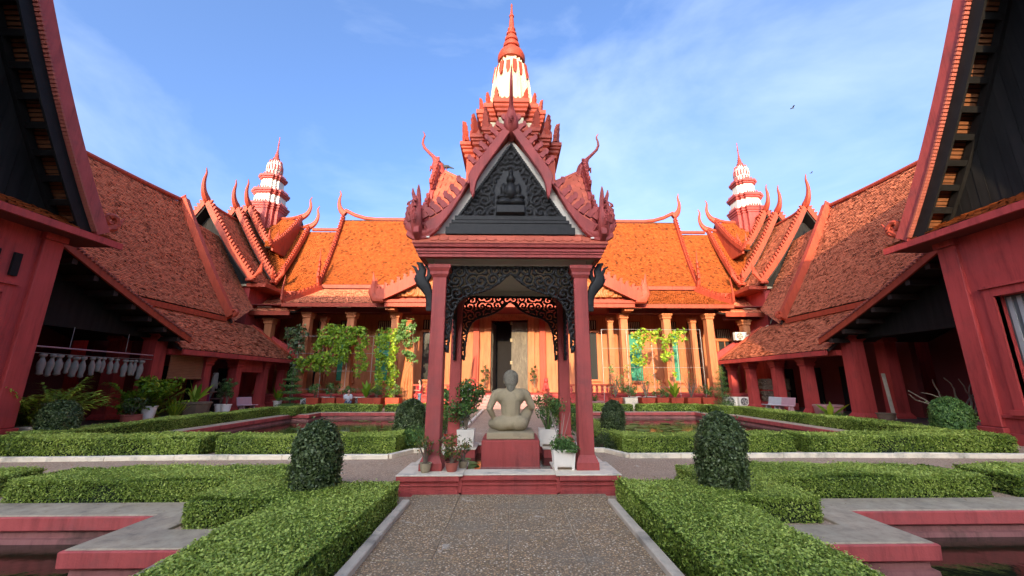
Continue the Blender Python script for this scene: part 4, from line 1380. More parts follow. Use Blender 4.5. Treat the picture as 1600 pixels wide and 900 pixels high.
YT = 8.5
for sx, sd in ((1, 'right'), (-1, 'left')):
    G = thing('gable_pavilion', 'tall red-walled pavilion with huge black gable at the %s edge of the picture' % sd, 'building', (sx * 18, YT, 0), group='gabled side pavilions')
    # --- walls of the projecting block
    mb = MB()
    y0, y1 = 4.95, 12.05
    x0, x1 = sorted((sx * 14.05, sx * 22))
    # front wall with window opening (Y 6.0..11.0, z 1.0..4.1)
    a0, a1 = sorted((sx * 14.06, sx * 14.5))
    mb.box(a0, a1, 11.0, y1, 0, 6.35)
    mb.box(a0, a1, y0, 6.0, 0, 6.35)
    mb.box(a0, a1, 6.0, 11.0, 0, .95)
    mb.box(a0, a1, 6.0, 11.0, 4.12, 6.35)
    b0, b1 = sorted((sx * 14.5, sx * 26.79))
    mb.box(b0, b1, 11.65, y1 - .002, 0, 6.34)
    mb.box(b0, b1, y0 + .002, 5.35, 0, 6.34)
    wl_ = mb.build('wall', 'red', G)
    for ya, yb in ((11.58, 12.12), (4.88, 5.42)):
        q = MB()
        c0, c1 = sorted((sx * 13.95, sx * 14.3))
        q.box(c0, c1, ya, yb, .45, 5.9)
        d0, d1 = sorted((sx * 13.88, sx * 14.2))
        q.box(d0, d1, ya - .06, yb + .06, 0, .44)
        q.box(d0, d1, ya - .05, yb + .05, 5.905, 6.1)
        q.build('pilaster', 'red', G, bevel=.015)
    q = MB()
    c0, c1 = sorted((sx * 13.985, sx * 14.2))
    q.box(c0, c1, 5.43, 11.57, 0, .30)
    q.box(c0, c1, 5.43, 11.57, .72, .80)
    q.build('dado_moulding', 'red', G)
    # window surround, frame and louvres
    win = MB()
    e0, e1 = sorted((sx * 13.99, sx * 14.2))
    win.box(e0, e1, 11.0, 11.22, .82, 4.36); win.box(e0, e1, 5.78, 6.0, .82, 4.36)
    win.box(e0, e1, 6.001, 10.999, 4.121, 4.36)
    e0, e1 = sorted((sx * 13.92, sx * 14.2))
    win.box(e0, e1, 5.7, 11.3, 4.361, 4.43); win.box(e0, e1, 5.7, 11.3, .80, .94)
    wn_ = win.build('window_surround', 'red', G)
    lv = MB()
    f0, f1 = sorted((sx * 14.32, sx * 14.36))
    lv.box(f0, f1, 6.0, 11.0, .951, 4.119)
    pan = lv.build('shutter_panel', 'shutter_back', G)
    for k in range(22):
        s_ = MB(); yy = 10.9 - k * .225
        f0, f1 = sorted((sx * 14.285, sx * 14.318))
        s_.box(f0, f1, yy - .075, yy + .03, 1.0, 4.07)
        s_.build('shutter_slat', 'louvre_grey', pan)
    if sx < 0:                                   # ventilation slits, seen on the left only
        for yy in (11.12, 10.62, 10.12, 9.62):
            s_ = MB()
            s_.box(-14.058, -13.99, yy - .09, yy + .09, 4.62, 5.28)
            s_.build('vent_slit', 'dark_void', G)
    # --- pent roof strip under the gable
    rf = roof(G, (sx * 14.45, 4.0, 6.92), (sx * 14.45, 13.0, 6.92), (sx * 13.38, 3.7, 6.32), (sx * 13.38, 13.25, 6.32), .02, .2, .15, 'tile_orange', 'pent_roof', under='dark_timber')
    mb = MB(); x0, x1 = sorted((sx * 13.30, sx * 13.40)); mb.box(x0, x1, 3.72, 13.25, 6.10, 6.31)
    mb.build('fascia', 'red', rf)
    mb = MB(); x0, x1 = sorted((sx * 13.41, sx * 14.6)); mb.box(x0, x1, 3.9, 13.0, 6.10, 6.14)
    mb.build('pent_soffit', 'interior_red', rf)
    # --- black boarded gable
    def gz(y, off=0): return 14.0 - abs(y - YT) * 1.97 - off
    n = 30
    for k in range(n):
        ya = YT - 3.9 + k * .26; yb = ya + .252
        za, zb = max(6.86, gz(ya, .55)), max(6.86, gz(yb, .55))
        if max(za, zb) < 6.95: continue
        m_ = MB()
        jx = rnd.uniform(-.008, .008)
        m_.extrude([(sx * (14.22 + jx), ya, 6.8), (sx * (14.22 + jx), yb, 6.8), (sx * (14.22 + jx), yb, zb), (sx * (14.22 + jx), ya, za)], (sx * .05, 0, 0))
        m_.build('plank', 'board_black', G)
    m_ = MB(); m_.extrude([(sx * 14.30, YT - 3.6, 6.7), (sx * 14.30, YT + 3.6, 6.7), (sx * 14.30, YT, 13.5)], (sx * .1, 0, 0)); m_.build('gable_backing', 'dark_void', G)
    # --- main roof of the pavilion (steep, slightly hollow)
    SG = .42
    for s2 in (1, -1):
        T0, B0 = (13.5, YT, 14.15), (13.5, YT + s2 * 3.85, 6.40)
        r_ = roof(G, (sx * 13.42, YT, 14.15), (sx * 27, YT, 14.15), (sx * 13.42, YT + s2 * 3.85, 6.40), (sx * 27, YT + s2 * 3.85, 6.40), SG, .3, .2, 'tile_for_shade', 'roof', under='tile_for_shade' if False else 'dark_timber')
        P = slope_pts((sx * 13.4, YT, 14.15), (sx * 13.4, YT + s2 * 3.92, 6.36), SG, 14)
        verge(r_, P, (-sx, 0, 0), .42, .28, 'maroon', 'verge')
        if s2 > 0:
            # under the overhang: black barge strip, tile ends, purlins, undersides of the tiles
            sl = np.array(P)
            def pt(t, n_off, x):
                i = min(int(t * 13), 12); f = t * 13 - i
                q = sl[i] * (1 - f) + sl[i + 1] * f
                d = sl[i + 1] - sl[i]; d /= np.linalg.norm(d)
                nn = np.array([0, -d[2], d[1]]); nn = nn if nn[2] > 0 else -nn
                return Vector((x, q[1] + nn[1] * n_off, q[2] + nn[2] * n_off)), Vector((0, d[1], d[2])), Vector((0, nn[1], nn[2]))
            bb = MB()
            pp = [pt(t, -.50, sx * 13.36)[0] for t in np.linspace(.02, .985, 20)]
            ww = [pt(t, 0, 0)[2] * .34 for t in np.linspace(.02, .985, 20)]
            bb.sweep(pp, ww, (sx * .07, 0, 0))
            bb.build('barge_board', 'black_wood', r_)
            te_ = MB(); n_t = 78
            for k in range(n_t):
                p, d, nn = pt((k + .5) / n_t * .985, -.145, sx * 13.22)
                te_.extrude([p + d * (-.04) , p + d * .04, p + d * .04 + nn * .055, p - d * .04 + nn * .055], (sx * .22, 0, 0))
            te_.build('tile_ends', 'terracotta', r_)['kind'] = 'stuff'
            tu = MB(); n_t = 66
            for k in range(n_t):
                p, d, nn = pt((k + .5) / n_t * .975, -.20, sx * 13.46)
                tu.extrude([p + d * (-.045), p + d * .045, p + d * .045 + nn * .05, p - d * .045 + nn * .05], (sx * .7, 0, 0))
            tu.build('tile_undersides', 'tile_dimmed', r_)['kind'] = 'stuff'
            for k in range(11):
                p, d, nn = pt(.05 + k * .09, -.44, sx * 13.44)
                pu = MB()
                pu.extrude([p - d * .09, p + d * .09, p + d * .09 + nn * .22, p - d * .09 + nn * .22], (sx * .8, 0, 0))
                pu.build('purlin', 'black_wood', r_)
            rr = MB()
            pp = [pt(t, -.46, sx * 14.08)[0] for t in np.linspace(.02, .97, 20)]
            rr.sweep(pp, [pt(t, 0, 0)[2] * .2 for t in np.linspace(.02, .97, 20)], (sx * .12, 0, 0))
            rr.build('rafter', 'black_wood', r_)
            cu = MB()
            scroll_curl(cu, (sx * 13.4, YT + 4.25, 6.95), (0, 1, 0), .26, .16)
            cu.tube([(sx * 13.4, YT + 3.8, 6.75), (sx * 13.4, YT + 4.15, 6.62), (sx * 13.4, YT + 4.5, 6.9), (sx * 13.4, YT + 4.7, 7.25)], [.12, .14, .09, .015], 8)
            cu.build('curl_ornament', 'trim', r_, smooth=True)
    # --- lower roof tier over the open bay
    LT, LB = (Y0_, Z0_) = (13.05, 6.55), (19.35, 3.72)
    LS = .10
    lr = roof(G, (sx * 15.3, 13.0, 6.55), (sx * 22, 13.0, 6.55), (sx * 15.3, 19.35, 3.72), (sx * 22, 19.35, 3.72), LS, .3, .2, 'tile_for_shade', 'lower_roof')
    P = slope_pts((sx * 15.25, 12.7, 6.68), (sx * 15.25, 19.45, 3.70), LS, 10)
    bb = MB()
    bb.sweep([(p[0], p[1], p[2] - .20) for p in P], (0, 0, .26), (sx * .10, 0, 0))
    bb.build('barge_board', 'trim', lr)
    te_ = MB(); sl = np.array(P)
    for k in range(44):
        t = (k + .5) / 44 * 9; i = min(int(t), 8); q = sl[i] * (1 - t + i) + sl[i + 1] * (t - i)
        te_.box(*sorted((sx * 15.18, sx * 15.4)), q[1] - .045, q[1] + .045, q[2] + .07, q[2] + .14)
    te_.build('tile_ends', 'terracotta', lr)['kind'] = 'stuff'
    for k in range(7):
        t = (.16 + k * .125) * 9; i = min(int(t), 8); q = sl[i] * (1 - t + i) + sl[i + 1] * (t - i)
        pu = MB(); pu.box(*sorted((sx * 15.36, sx * 17.0)), q[1] - .09, q[1] + .09, q[2] - .40, q[2] - .20)
        pu.build('purlin', 'dark_timber', lr)
    m_ = MB()
    m_.extrude([(sx * 16.5, 12.06, 3.68), (sx * 16.5, 18.72, 3.68), (sx * 16.5, 18.72, 3.78), (sx * 16.5, 12.06, 6.55)], (sx * .08, 0, 0))
    m_.build('gable_panel', 'board_black', G)
    column(G, sx * 16.55, 19.05, 0, 4.05, .66, 'red')
    column(G, sx * 18.3, 19.2, 0, 4.0, .6, 'red')
    # interior of the open bay: floor, back wall
    m_ = MB(); x0, x1 = sorted((sx * 16.0, sx * 24)); m_.box(x0, x1, 12.06, 19.3, .0, .06); m_.build('floor', 'interior_floor', G)
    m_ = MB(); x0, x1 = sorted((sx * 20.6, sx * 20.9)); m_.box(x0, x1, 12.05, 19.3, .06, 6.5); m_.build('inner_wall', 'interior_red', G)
    m_ = MB(); x0, x1 = sorted((sx * 26.8, sx * 27.0)); m_.box(x0, x1, 4.5, 12.5, 0, 6.4); m_.build('rear_wall', 'red', G)

    # ============================================================== gallery wing
    Wg = thing('gallery_wing', 'long %s gallery wing with steep tiled roof and low skirt roof on columns' % sd, 'building', (sx * 19, 24, 0), group='gallery wings')
    SGW = .25
    mt = 'tile_for_shade'
    r1 = roof(Wg, (sx * 22, 12.4, 12.95), (sx * 22, 25.0, 13.35), (sx * 17.75, 12.6, 5.72), (sx * 17.75, 25.0, 5.72), SGW, .16, .12, mt, 'roof')
    roof(Wg, (sx * 22, 12.4, 12.95), (sx * 22, 25.0, 13.35), (sx * 26.3, 12.6, 5.72), (sx * 26.3, 25.0, 5.72), SGW, .4, .3, mt, 'roof')
    verge(r1, slope_pts((sx * 22, 25.05, 13.5), (sx * 17.62, 25.05, 5.62), SGW, 12), (0, 1, 0), .52, .34, 'trim', 'verge')
    mb = MB(); mb.tube([(sx * 22, y, 13.02 + .4 * ((y - 12.4) / 12.6) + .12 * max(0, (y - 20) / 5) ** 2) for y in np.linspace(12.4, 25.2, 12)], .15, 8)
    mb.tube([(sx * 22, 25.0, 13.5), (sx * 22, 25.2, 13.8), (sx * 22, 25.25, 14.05)], [.22, .15, .03], 7)
    mb.build('ridge_cap', 'trim', r1)
    mb = MB(); x0, x1 = sorted((sx * 17.68, sx * 17.80)); mb.box(x0, x1, 12.6, 25.05, 5.38, 5.66); mb.build('fascia', 'trim', r1)
    cu = MB(); scroll_curl(cu, (sx * 17.3, 25.0, 5.95), (-sx, 0, 0), .22, .14); cu.build('curl_ornament', 'trim', r1, smooth=True)
    # slope at the gable end, beyond the verge, running back to the corner block
    roof(Wg, (sx * 21.6, 25.3, 12.4), (sx * 21.6, 28.3, 12.2), (sx * 17.5, 25.3, 5.35), (sx * 18.3, 28.3, 6.8), .15, .16, .12, mt, 'roof')
    r2 = roof(Wg, (sx * 18.0, 18.6, 5.5), (sx * 18.0, 28.0, 5.5), (sx * 15.5, 19.3, 3.24), (sx * 15.5, 29.7, 3.24), .06, .16, .12, mt, 'skirt_roof')
    mb = MB(); x0, x1 = sorted((sx * 15.42, sx * 15.52)); mb.box(x0, x1, 19.35, 29.75, 2.98, 3.22); mb.build('fascia', 'red', r2)
    mb = MB(); mb.tube([(sx * 18.0, 28.0, 5.56), (sx * 15.6, 29.65, 3.34)], .09, 6); mb.build('hip_roll', 'trim', r2)
    # raking parapet against the end of the skirt
    mb = MB(); mb.extrude([(sx * 20.6, 29.72, 5.3), (sx * 15.35, 29.72, 2.9), (sx * 15.35, 29.72, 3.75), (sx * 20.6, 29.72, 6.75)], (0, .28, 0)); mb.build('raking_parapet', 'red', Wg)
    mb = MB(); mb.box(*sorted((sx * 16.0, sx * 16.5)), 19.4, 29.7, 2.98, 3.24); mb.build('beam', 'red', Wg)
    for yy in ((21.9, 24.4, 27.1, 29.4)):
        column(Wg, sx * 16.25, yy, 0, 2.98, .5, 'red')
    m_ = MB(); m_.box(*sorted((sx * 19.6, sx * 19.9)), 19.3, 30.0, 0, 6.0); m_.build('inner_wall', 'interior_red', Wg)
    m_ = MB(); m_.box(*sorted((sx * 15.7, sx * 19.6)), 19.31, 30.0, 0, .055); m_.build('floor', 'interior_floor', Wg)
    for yy in (20.6, 23.2, 25.8, 28.3):
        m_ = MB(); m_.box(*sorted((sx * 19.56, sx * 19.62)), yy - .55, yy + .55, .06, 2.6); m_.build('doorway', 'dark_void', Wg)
    m_ = MB(); m_.box(*sorted((sx * 26.2, sx * 26.4)), 12.0, 30, 0, 5.6); m_.build('rear_wall', 'red', Wg)
    if sx < 0:
        for k in range(14):
            s_ = MB(); s_.box(-16.12, -16.09, 19.5, 21.6, 1.92 + k * .075, 1.985 + k * .075)
            s_.build('blind_slat', 'bamboo', Wg)
        s_ = MB(); s_.tube([(-16.1, 19.5, 1.88), (-16.1, 21.6, 1.88)], .05, 8); s_.build('blind_roll', 'bamboo', Wg)
        s_ = MB(); s_.box(-16.35, -16.12, 24.66, 26.84, 2.3, 2.97); s_.build('lintel_panel', 'red', Wg)

    # ============================================================== corner pavilion with tower
    Cx, Cy = 22.6, 35.0
    C_ = thing('corner_pavilion', 'corner pavilion with stacked gables and slender white-banded tower on the far %s' % sd, 'building', (sx * Cx, Cy, 0), group='corner towers')
    def XX(x): return sx * x
    side_in = -sx
    gset = [(27.8, 14.6, 18.5, 8.72, 35.0), (30.9, 15.5, 18.7, 9.35, 35.0), (32.3, 16.3, 20.4, 12.8, 35.0)]
    for gi, (gy, gz_, ex, ez, y_end) in enumerate(gset):
        sg = .35
        # inner slope, cut back along the valley with the matching inner arm
        vy = Cy - (Cx - ex) * (1.0)
        yb = {0: 31.3, 1: 31.2, 2: 32.4}[gi]
        ri = roof(C_, (XX(Cx), gy, gz_), (XX(Cx), y_end, gz_), (XX(ex), gy, ez), (XX(ex), yb, ez), sg, .22, .16, 'tile_for_shade', 'roof')
        ro = roof(C_, (XX(Cx), gy, gz_), (XX(Cx), y_end, gz_), (XX(2 * Cx - ex), gy, ez), (XX(2 * Cx - ex), y_end, ez), sg, .4, .3, 'tile_for_shade', 'roof')
        verge(ri, slope_pts((XX(Cx), gy, gz_ + .1), (XX(ex - .15), gy, ez), sg, 12), (0, -1, 0), .36, .22, 'trim', 'verge', crockets=.30)
        verge(ro, slope_pts((XX(Cx), gy, gz_ + .1), (XX(2 * Cx - ex + .15), gy, ez), sg, 12), (0, -1, 0), .36, .22, 'trim', 'verge', crockets=.30)
        f_ = MB()
        finial(f_, (XX(Cx), gy - .05, gz_ + .35), (0, -1, 0), 2.3 if gi == 0 else 2.1, .55, .17, .8)
        f_.build('horn_finial', 'trim', ri, smooth=True)
        k_ = MB()
        for q in range(5):
            k_.tube([(XX(ex + .2 - .2 * q * .4), gy - .1, ez + .05), (XX(ex - .25 - .12 * q), gy - .1, ez + .05 + .16 * q), (XX(ex - .35 - .10 * q), gy - .1, ez + .40 + .28 * q)], [.14, .11, .02], 6)
        k_.build('foot_ornament', 'trim', ri, smooth=True)
        rc_ = MB(); rc_.tube([(XX(Cx), y, gz_ + .08 + .3 * max(0, 1 - (y - gy) / 1.5) ** 2) for y in np.linspace(gy, min(gy + 4, 35), 9)], .13, 7); rc_.build('ridge_cap', 'trim', ri)
    # black gable wall of the nearest gable
    for k in range(17):
        xa = Cx - 4.1 + k * .485; xb = xa + .475
        za = 14.1 - abs(xa - Cx) * 1.42; zb = 14.1 - abs(xb - Cx) * 1.42
        if max(za, zb) < 8.75: continue
        m_ = MB()
        m_.extrude([(XX(xa), 28.5, 8.6), (XX(xb), 28.5, 8.6), (XX(xb), 28.5, max(8.65, zb)), (XX(xa), 28.5, max(8.65, za))], (0, .06, 0)); m_.build('plank', 'board_black', C_)
    m_ = MB(); m_.extrude([(XX(18.9), 28.58, 8.5), (XX(26.3), 28.58, 8.5), (XX(Cx), 28.58, 14.0)], (0, .2, 0)); m_.build('gable_backing', 'dark_void', C_)
    m_ = MB(); m_.box(*sorted((XX(19.0), XX(26.0))), 28.3, 28.5, 8.46, 8.58); m_.build('sill', 'white_plaster', C_)
    m_ = MB(); m_.box(*sorted((XX(18.9), XX(26.2))), 28.55, 41, 0, 8.45); m_.build('wall', 'red', C_)
    # eave board under the second gable
    m_ = MB(); m_.box(*sorted((XX(17.55), XX(18.9))), 28.1, 31.5, 8.35, 8.6); m_.build('fascia', 'trim', C_)
    # inner arm: two stepped ridges towards the hall
    for (ex, rz_, yb, zb_) in ((19.4, 16.4, 31.2, 12.45), (18.6, 15.45, 31.0, 9.3)):
        ra = roof(C_, (XX(Cx), Cy, rz_), (XX(ex), Cy, rz_), (XX(ex + .6), yb, zb_), (XX(ex), yb, zb_), .3, .2, .15, 'tile_orange', 'roof')
        verge(ra, slope_pts((XX(ex), Cy, rz_ + .1), (XX(ex), yb, zb_), .3, 12), (-sx, 0, 0), .34, .22, 'trim', 'verge', crockets=.30)
        roof(C_, (XX(Cx), Cy, rz_), (XX(ex), Cy, rz_), (XX(Cx), 2 * Cy - yb, zb_), (XX(ex), 2 * Cy - yb, zb_), .3, .4, .3, 'tile_orange', 'roof')
        f_ = MB(); finial(f_, (XX(ex), Cy, rz_ + .25), (-sx, 0, 0), 2.1, .7, .17, .8); f_.build('horn_finial', 'trim', ra, smooth=True)
        rc_ = MB(); rc_.tube([(XX(x), Cy, rz_ + .08 + .35 * max(0, 1 - abs(x - ex) / 1.4) ** 2) for x in np.linspace(ex, Cx, 8)], .15, 7); rc_.build('ridge_cap', 'trim', ra)
        ck = MB(); ck.extrude([(XX(ex - .02), Cy, rz_ - .2), (XX(ex - .02), Cy, zb_ - .3), (XX(ex - .02), yb + .1, zb_ - .3), (XX(ex - .02), yb + .05, zb_)], (sx * .15, 0, 0)); (ck.build('cheek', 'trim', ra) if ex > 19 else None)
        k_ = MB()
        for q in range(4):
            k_.tube([(XX(ex), yb + .1, zb_), (XX(ex), yb - .3 - .1 * q, zb_ + .1 + .15 * q), (XX(ex), yb - .38 - .08 * q, zb_ + .4 + .28 * q)], [.14, .11, .02], 6)
        k_.build('foot_ornament', 'trim', ra, smooth=True)
    # tower
    def U(R_, w, q): return plan(R_ * .88, w * .88, q * .88, Cy, sx * Cx)
    tm = MB(); tm.loop(U(1.45, .75, 1.12), [(0, 12.5), (0, 17.0), (.06, 17.05), (.06, 17.2), (.14, 17.25), (.14, 17.42), (.20, 17.46), (.20, 17.6), (.0, 17.62)]); tm.build('tower_stem', 'maroon', C_)
    flame_row(U(1.6, .78, 1.2), 17.6, .28, .24, C_, 'maroon')['kind'] = 'stuff'
    tm = MB(); tm.loop(U(1.30, .66, 1.0), [(0, 17.6), (0, 18.55)]); tm.build('tower_drum', 'tower_white', C_)
    tm = MB(); tm.loop(U(1.32, .68, 1.02), [(0, 18.5), (.04, 18.6), (.10, 18.64), (.10, 18.74), (.2, 18.8), (.2, 19.0), (.0, 19.02)]); tm.build('tower_tier', 'maroon', C_)
    flame_row(U(1.5, .74, 1.14), 19.0, .24, .22, C_, 'maroon')['kind'] = 'stuff'
    tm = MB(); tm.loop(U(.98, .50, .76), [(0, 19.0), (-.03, 20.15)]); tm.build('tower_drum', 'tower_white', C_)
    tm = MB(); tm.loop(U(.98, .50, .76), [(-.04, 20.1), (.03, 20.18), (.09, 20.22), (.09, 20.32), (.18, 20.38), (.18, 20.56), (.0, 20.6)]); tm.build('tower_tier', 'maroon', C_)
    flame_row(U(1.12, .55, .86), 20.56, .22, .2, C_, 'maroon')['kind'] = 'stuff'
    tm = MB(); scaled(tm, sx * Cx, Cy, U1, [(q_ * .88, z_) for q_, z_ in [(.66, 20.55), (.70, 20.8), (.69, 21.1), (.72, 21.2), (.72, 21.6), (.66, 21.95), (.52, 22.2), (.30, 22.42), (.18, 22.5)]]); tm.build('bell', 'tower_white', C_)
    for row, (za, zb, r0, r1_) in enumerate(((20.62, 21.12, .62, .64), (21.25, 21.75, .67, .63), (21.78, 22.3, .61, .37))):
        m_ = MB()
        for k in range(16):
            an = 2 * PI * (k + .5 * row) / 16
            d = Vector((math.cos(an), math.sin(an), 0)); s_ = Vector((-d.y, d.x, 0)); o_ = Vector((sx * Cx, Cy, 0))
            m_.extrude([o_ + d * r0 + s_ * -.055 + Vector((0, 0, za)), o_ + d * r0 + s_ * .055 + Vector((0, 0, za)), o_ + d * r1_ + s_ * .055 + Vector((0, 0, zb)), o_ + d * ((r0 + r1_) / 2 - .01) + Vector((0, 0, zb + .06)), o_ + d * r1_ - s_ * .055 + Vector((0, 0, zb))], d * .05)
        m_.build('leaf_band', 'maroon', C_)['kind'] = 'stuff'
    tm = MB(); tm.lathe(sx * Cx, Cy, [(.2, 22.4), (.28, 22.5), (.30, 22.62), (.22, 22.75), (.14, 22.8), (.19, 22.86), (.19, 22.94), (.11, 23.0), (.16, 23.06), (.16, 23.12), (.09, 23.2), (.12, 23.3), (.07, 23.4), (.09, 23.5), (.055, 23.6), (.05, 24.1), (.08, 24.14), (.05, 24.2), (.03, 24.8), (.045, 24.84), (.01, 25.05)], 14)
    tm.build('spire', 'maroon', C_, smooth=True)

# ================================================================== MAIN HALL AT THE BACK
Hh = thing('museum_hall', 'long orange hall with steep tiled roof and columned porch across the back', 'building', (0, 32, 0))
r0 = roof(Hh, (-15.5, 35, 16.4), (15.5, 35, 16.4), (-15.5, 31.9, 9.45), (15.5, 31.9, 9.45), .45, .19, .15, 'tile_orange', 'roof')
roof(Hh, (-15.5, 35, 16.4), (15.5, 35, 16.4), (-15.5, 38.1, 9.45), (15.5, 38.1, 9.45), .4, .4, .3, 'tile_orange', 'roof')
mb = MB(); mb.tube([(x, 35, 16.48 + .9 * max(0, (abs(x) - 12.3) / 3.2) ** 2.2) for x in np.linspace(-15.5, 15.5, 33)], .17, 8); mb.build('ridge_cap', 'trim', r0)
mb = MB(); mb.box(-15.6, 15.6, 31.75, 31.88, 9.12, 9.42); mb.build('fascia', 'trim', r0)
for sx in (-1, 1):
    f_ = MB(); finial(f_, (sx * 15.6, 35, 17.1), (sx, 0, 0), 2.3, .6, .18, .8); f_.build('horn_finial', 'trim', r0, smooth=True)
    verge(r0, slope_pts((sx * 15.55, 35, 16.7), (sx * 15.55, 31.85, 9.4), .45, 12), (sx, 0, 0), .34, .22, 'trim', 'verge', crockets=.32)
    k_ = MB()
    k_.tube([(sx * 15.5, 32.0, 9.4), (sx * 15.5, 31.5, 9.5), (sx * 15.5, 31.3, 10.2), (sx * 15.45, 31.35, 11.0), (sx * 15.5, 31.3, 12.4)], [.2, .22, .16, .12, .02], 7, .7, (1, 0, 0))
    for q in range(4):
        k_.tube([(sx * 15.5, 31.45, 9.8 + .42 * q), (sx * 15.4, 31.15, 10.0 + .42 * q), (sx * 15.4, 31.2, 10.35 + .42 * q)], [.12, .09, .01], 6)
    k_.build('foot_ornament', 'trim', r0, smooth=True)
    # lower, outer length of roof
    r3 = roof(Hh, (sx * 19.0, 35, 15.2), (sx * 15.5, 35, 15.2), (sx * 19.0, 31.3, 8.75), (sx * 15.5, 31.3, 8.75), .42, .19, .15, 'tile_orange', 'roof')
    mb = MB(); mb.tube([(sx * 15.5, 35, 15.43), (sx * 18.3, 35, 15.43)], .15, 8); mb.build('ridge_cap', 'trim', r3)
    mb = MB(); x0, x1 = sorted((sx * 15.3, sx * 19.0)); mb.box(x0, x1, 31.16, 31.28, 8.42, 8.72); mb.build('fascia', 'trim', r3)
    # skirt roofs: main and outer
    r4 = roof(Hh, (sx * 7.5, 31.7, 9.0), (sx * 15.2, 31.7, 9.0), (sx * 7.5, 28.55, 7.28), (sx * 16.3, 28.55, 7.28), .08, .19, .15, 'tile_orange' if sx > 0 else 'tile_for_shade', 'skirt_roof')  # shaded left skirt takes the lightened copy of the tile
    mb = MB(); x0, x1 = sorted((sx * 7.5, sx * 16.45)); mb.box(x0, x1, 28.45, 28.57, 6.98, 7.26); mb.build('fascia', 'trim', r4)
    va = slope_pts((sx * 15.25, 31.6, 9.05), (sx * 16.4, 28.5, 7.3), .08, 8)
    verge(r4, va, (sx, .4, 0), .36, .24, 'trim', 'verge', crockets=.36)
    k_ = MB(); k_.tube([(sx * 16.35, 28.7, 7.3), (sx * 16.4, 28.35, 7.5), (sx * 16.4, 28.3, 8.2), (sx * 16.35, 28.35, 9.3)], [.16, .16, .1, .02], 7, .7, (1, 0, 0)); k_.build('foot_ornament', 'trim', r4, smooth=True)
    r5 = roof(Hh, (sx * 15.0, 31.5, 8.45), (sx * 19.4, 31.5, 8.45), (sx * 15.6, 28.9, 6.72), (sx * 20.6, 28.9, 6.72), .08, .19, .15, 'tile_for_shade', 'skirt_roof')
    mb = MB(); x0, x1 = sorted((sx * 16.0, sx * 20.7)); mb.box(x0, x1, 28.8, 28.92, 6.42, 6.70); mb.build('fascia', 'trim', r5)
    # porch columns and beam
    for cx_ in (8.55, 11.8, 15.05, 17.8):
        column(Hh, sx * cx_, 29.75, .9, 6.75 if cx_ < 17 else 6.3, .56, 'salmon' if True else 'trim')
    column(Hh, sx * 7.75, 30.6, .9, 6.6, .4, 'salmon')
    column(Hh, sx * 14.3, 30.8, .9, 6.6, .4, 'salmon')
    mb = MB(); x0, x1 = sorted((sx * 7.4, sx * 16.3)); mb.box(x0, x1, 29.5, 30.0, 6.76, 7.15); mb.build('beam', 'interior_red', Hh)
    mb = MB(); x0, x1 = sorted((sx * 16.3, sx * 20.6)); mb.box(x0, x1, 29.52, 30.0, 6.31, 6.7); mb.build('beam', 'interior_red', Hh)
    # wall bays
    mb = MB(); x0, x1 = sorted((sx * 3.9, sx * 21)); mb.box(x0, x1, 33.0, 33.4, .9, 9.2); mb.build('wall', 'salmon', Hh)
    for (xa, xb, za, zb, kind) in ((5.75, 7.15, 2.0, 5.5, 'win'), (9.75, 10.85, 1.9, 5.4, 'green'), (12.7, 13.9, 1.9, 5.4, 'green'), (14.9, 15.75, 1.5, 5.4, 'win'), (17.3, 18.4, 1.3, 4.8, 'win')):
        w_ = MB()
        x0, x1 = sorted((sx * xa, sx * xb))
        w_.box(x0 - .16, x0, 32.84, 33.02, za - .1, zb + .2); w_.box(x1, x1 + .16, 32.84, 33.02, za - .1, zb + .2)
        w_.box(x0 - .24, x1 + .24, 32.80, 33.02, zb + .201, zb + .36); w_.box(x0 - .24, x1 + .24, 32.78, 33.02, za - .26, za - .101)
        wo_ = w_.build('window_frame', 'salmon', Hh)
        p_ = MB(); p_.box(x0, x1, 32.94, 32.985, za - .1, zb + .2); p_.build('pane' if kind == 'win' else 'shutter', 'window_glass' if kind == 'win' else 'green_shutter', wo_)
        for q in range(1, 2):
            b_3 = MB(); xm = (x0 + x1) / 2; b_3.box(xm - .035, xm + .035, 32.90, 32.938, za - .1, zb + .2); b_3.build('glazing_bar', 'salmon' if kind == 'win' else 'green_shutter', wo_)
        # slatted grille above
        gr_ = MB()
        for q in range(7):
            xx_ = x0 + (x1 - x0) * (q + .5) / 7
            gr_.box(xx_ - .03, xx_ + .03, 32.93, 32.985, zb + .5, zb + 1.2)
        gr_.build('grille', 'white_plaster', wo_)
        gb = MB(); gb.box(x0 - .05, x1 + .05, 32.986, 32.995, zb + .45, zb + 1.25); gb.build('grille_recess', 'dark_void', wo_)
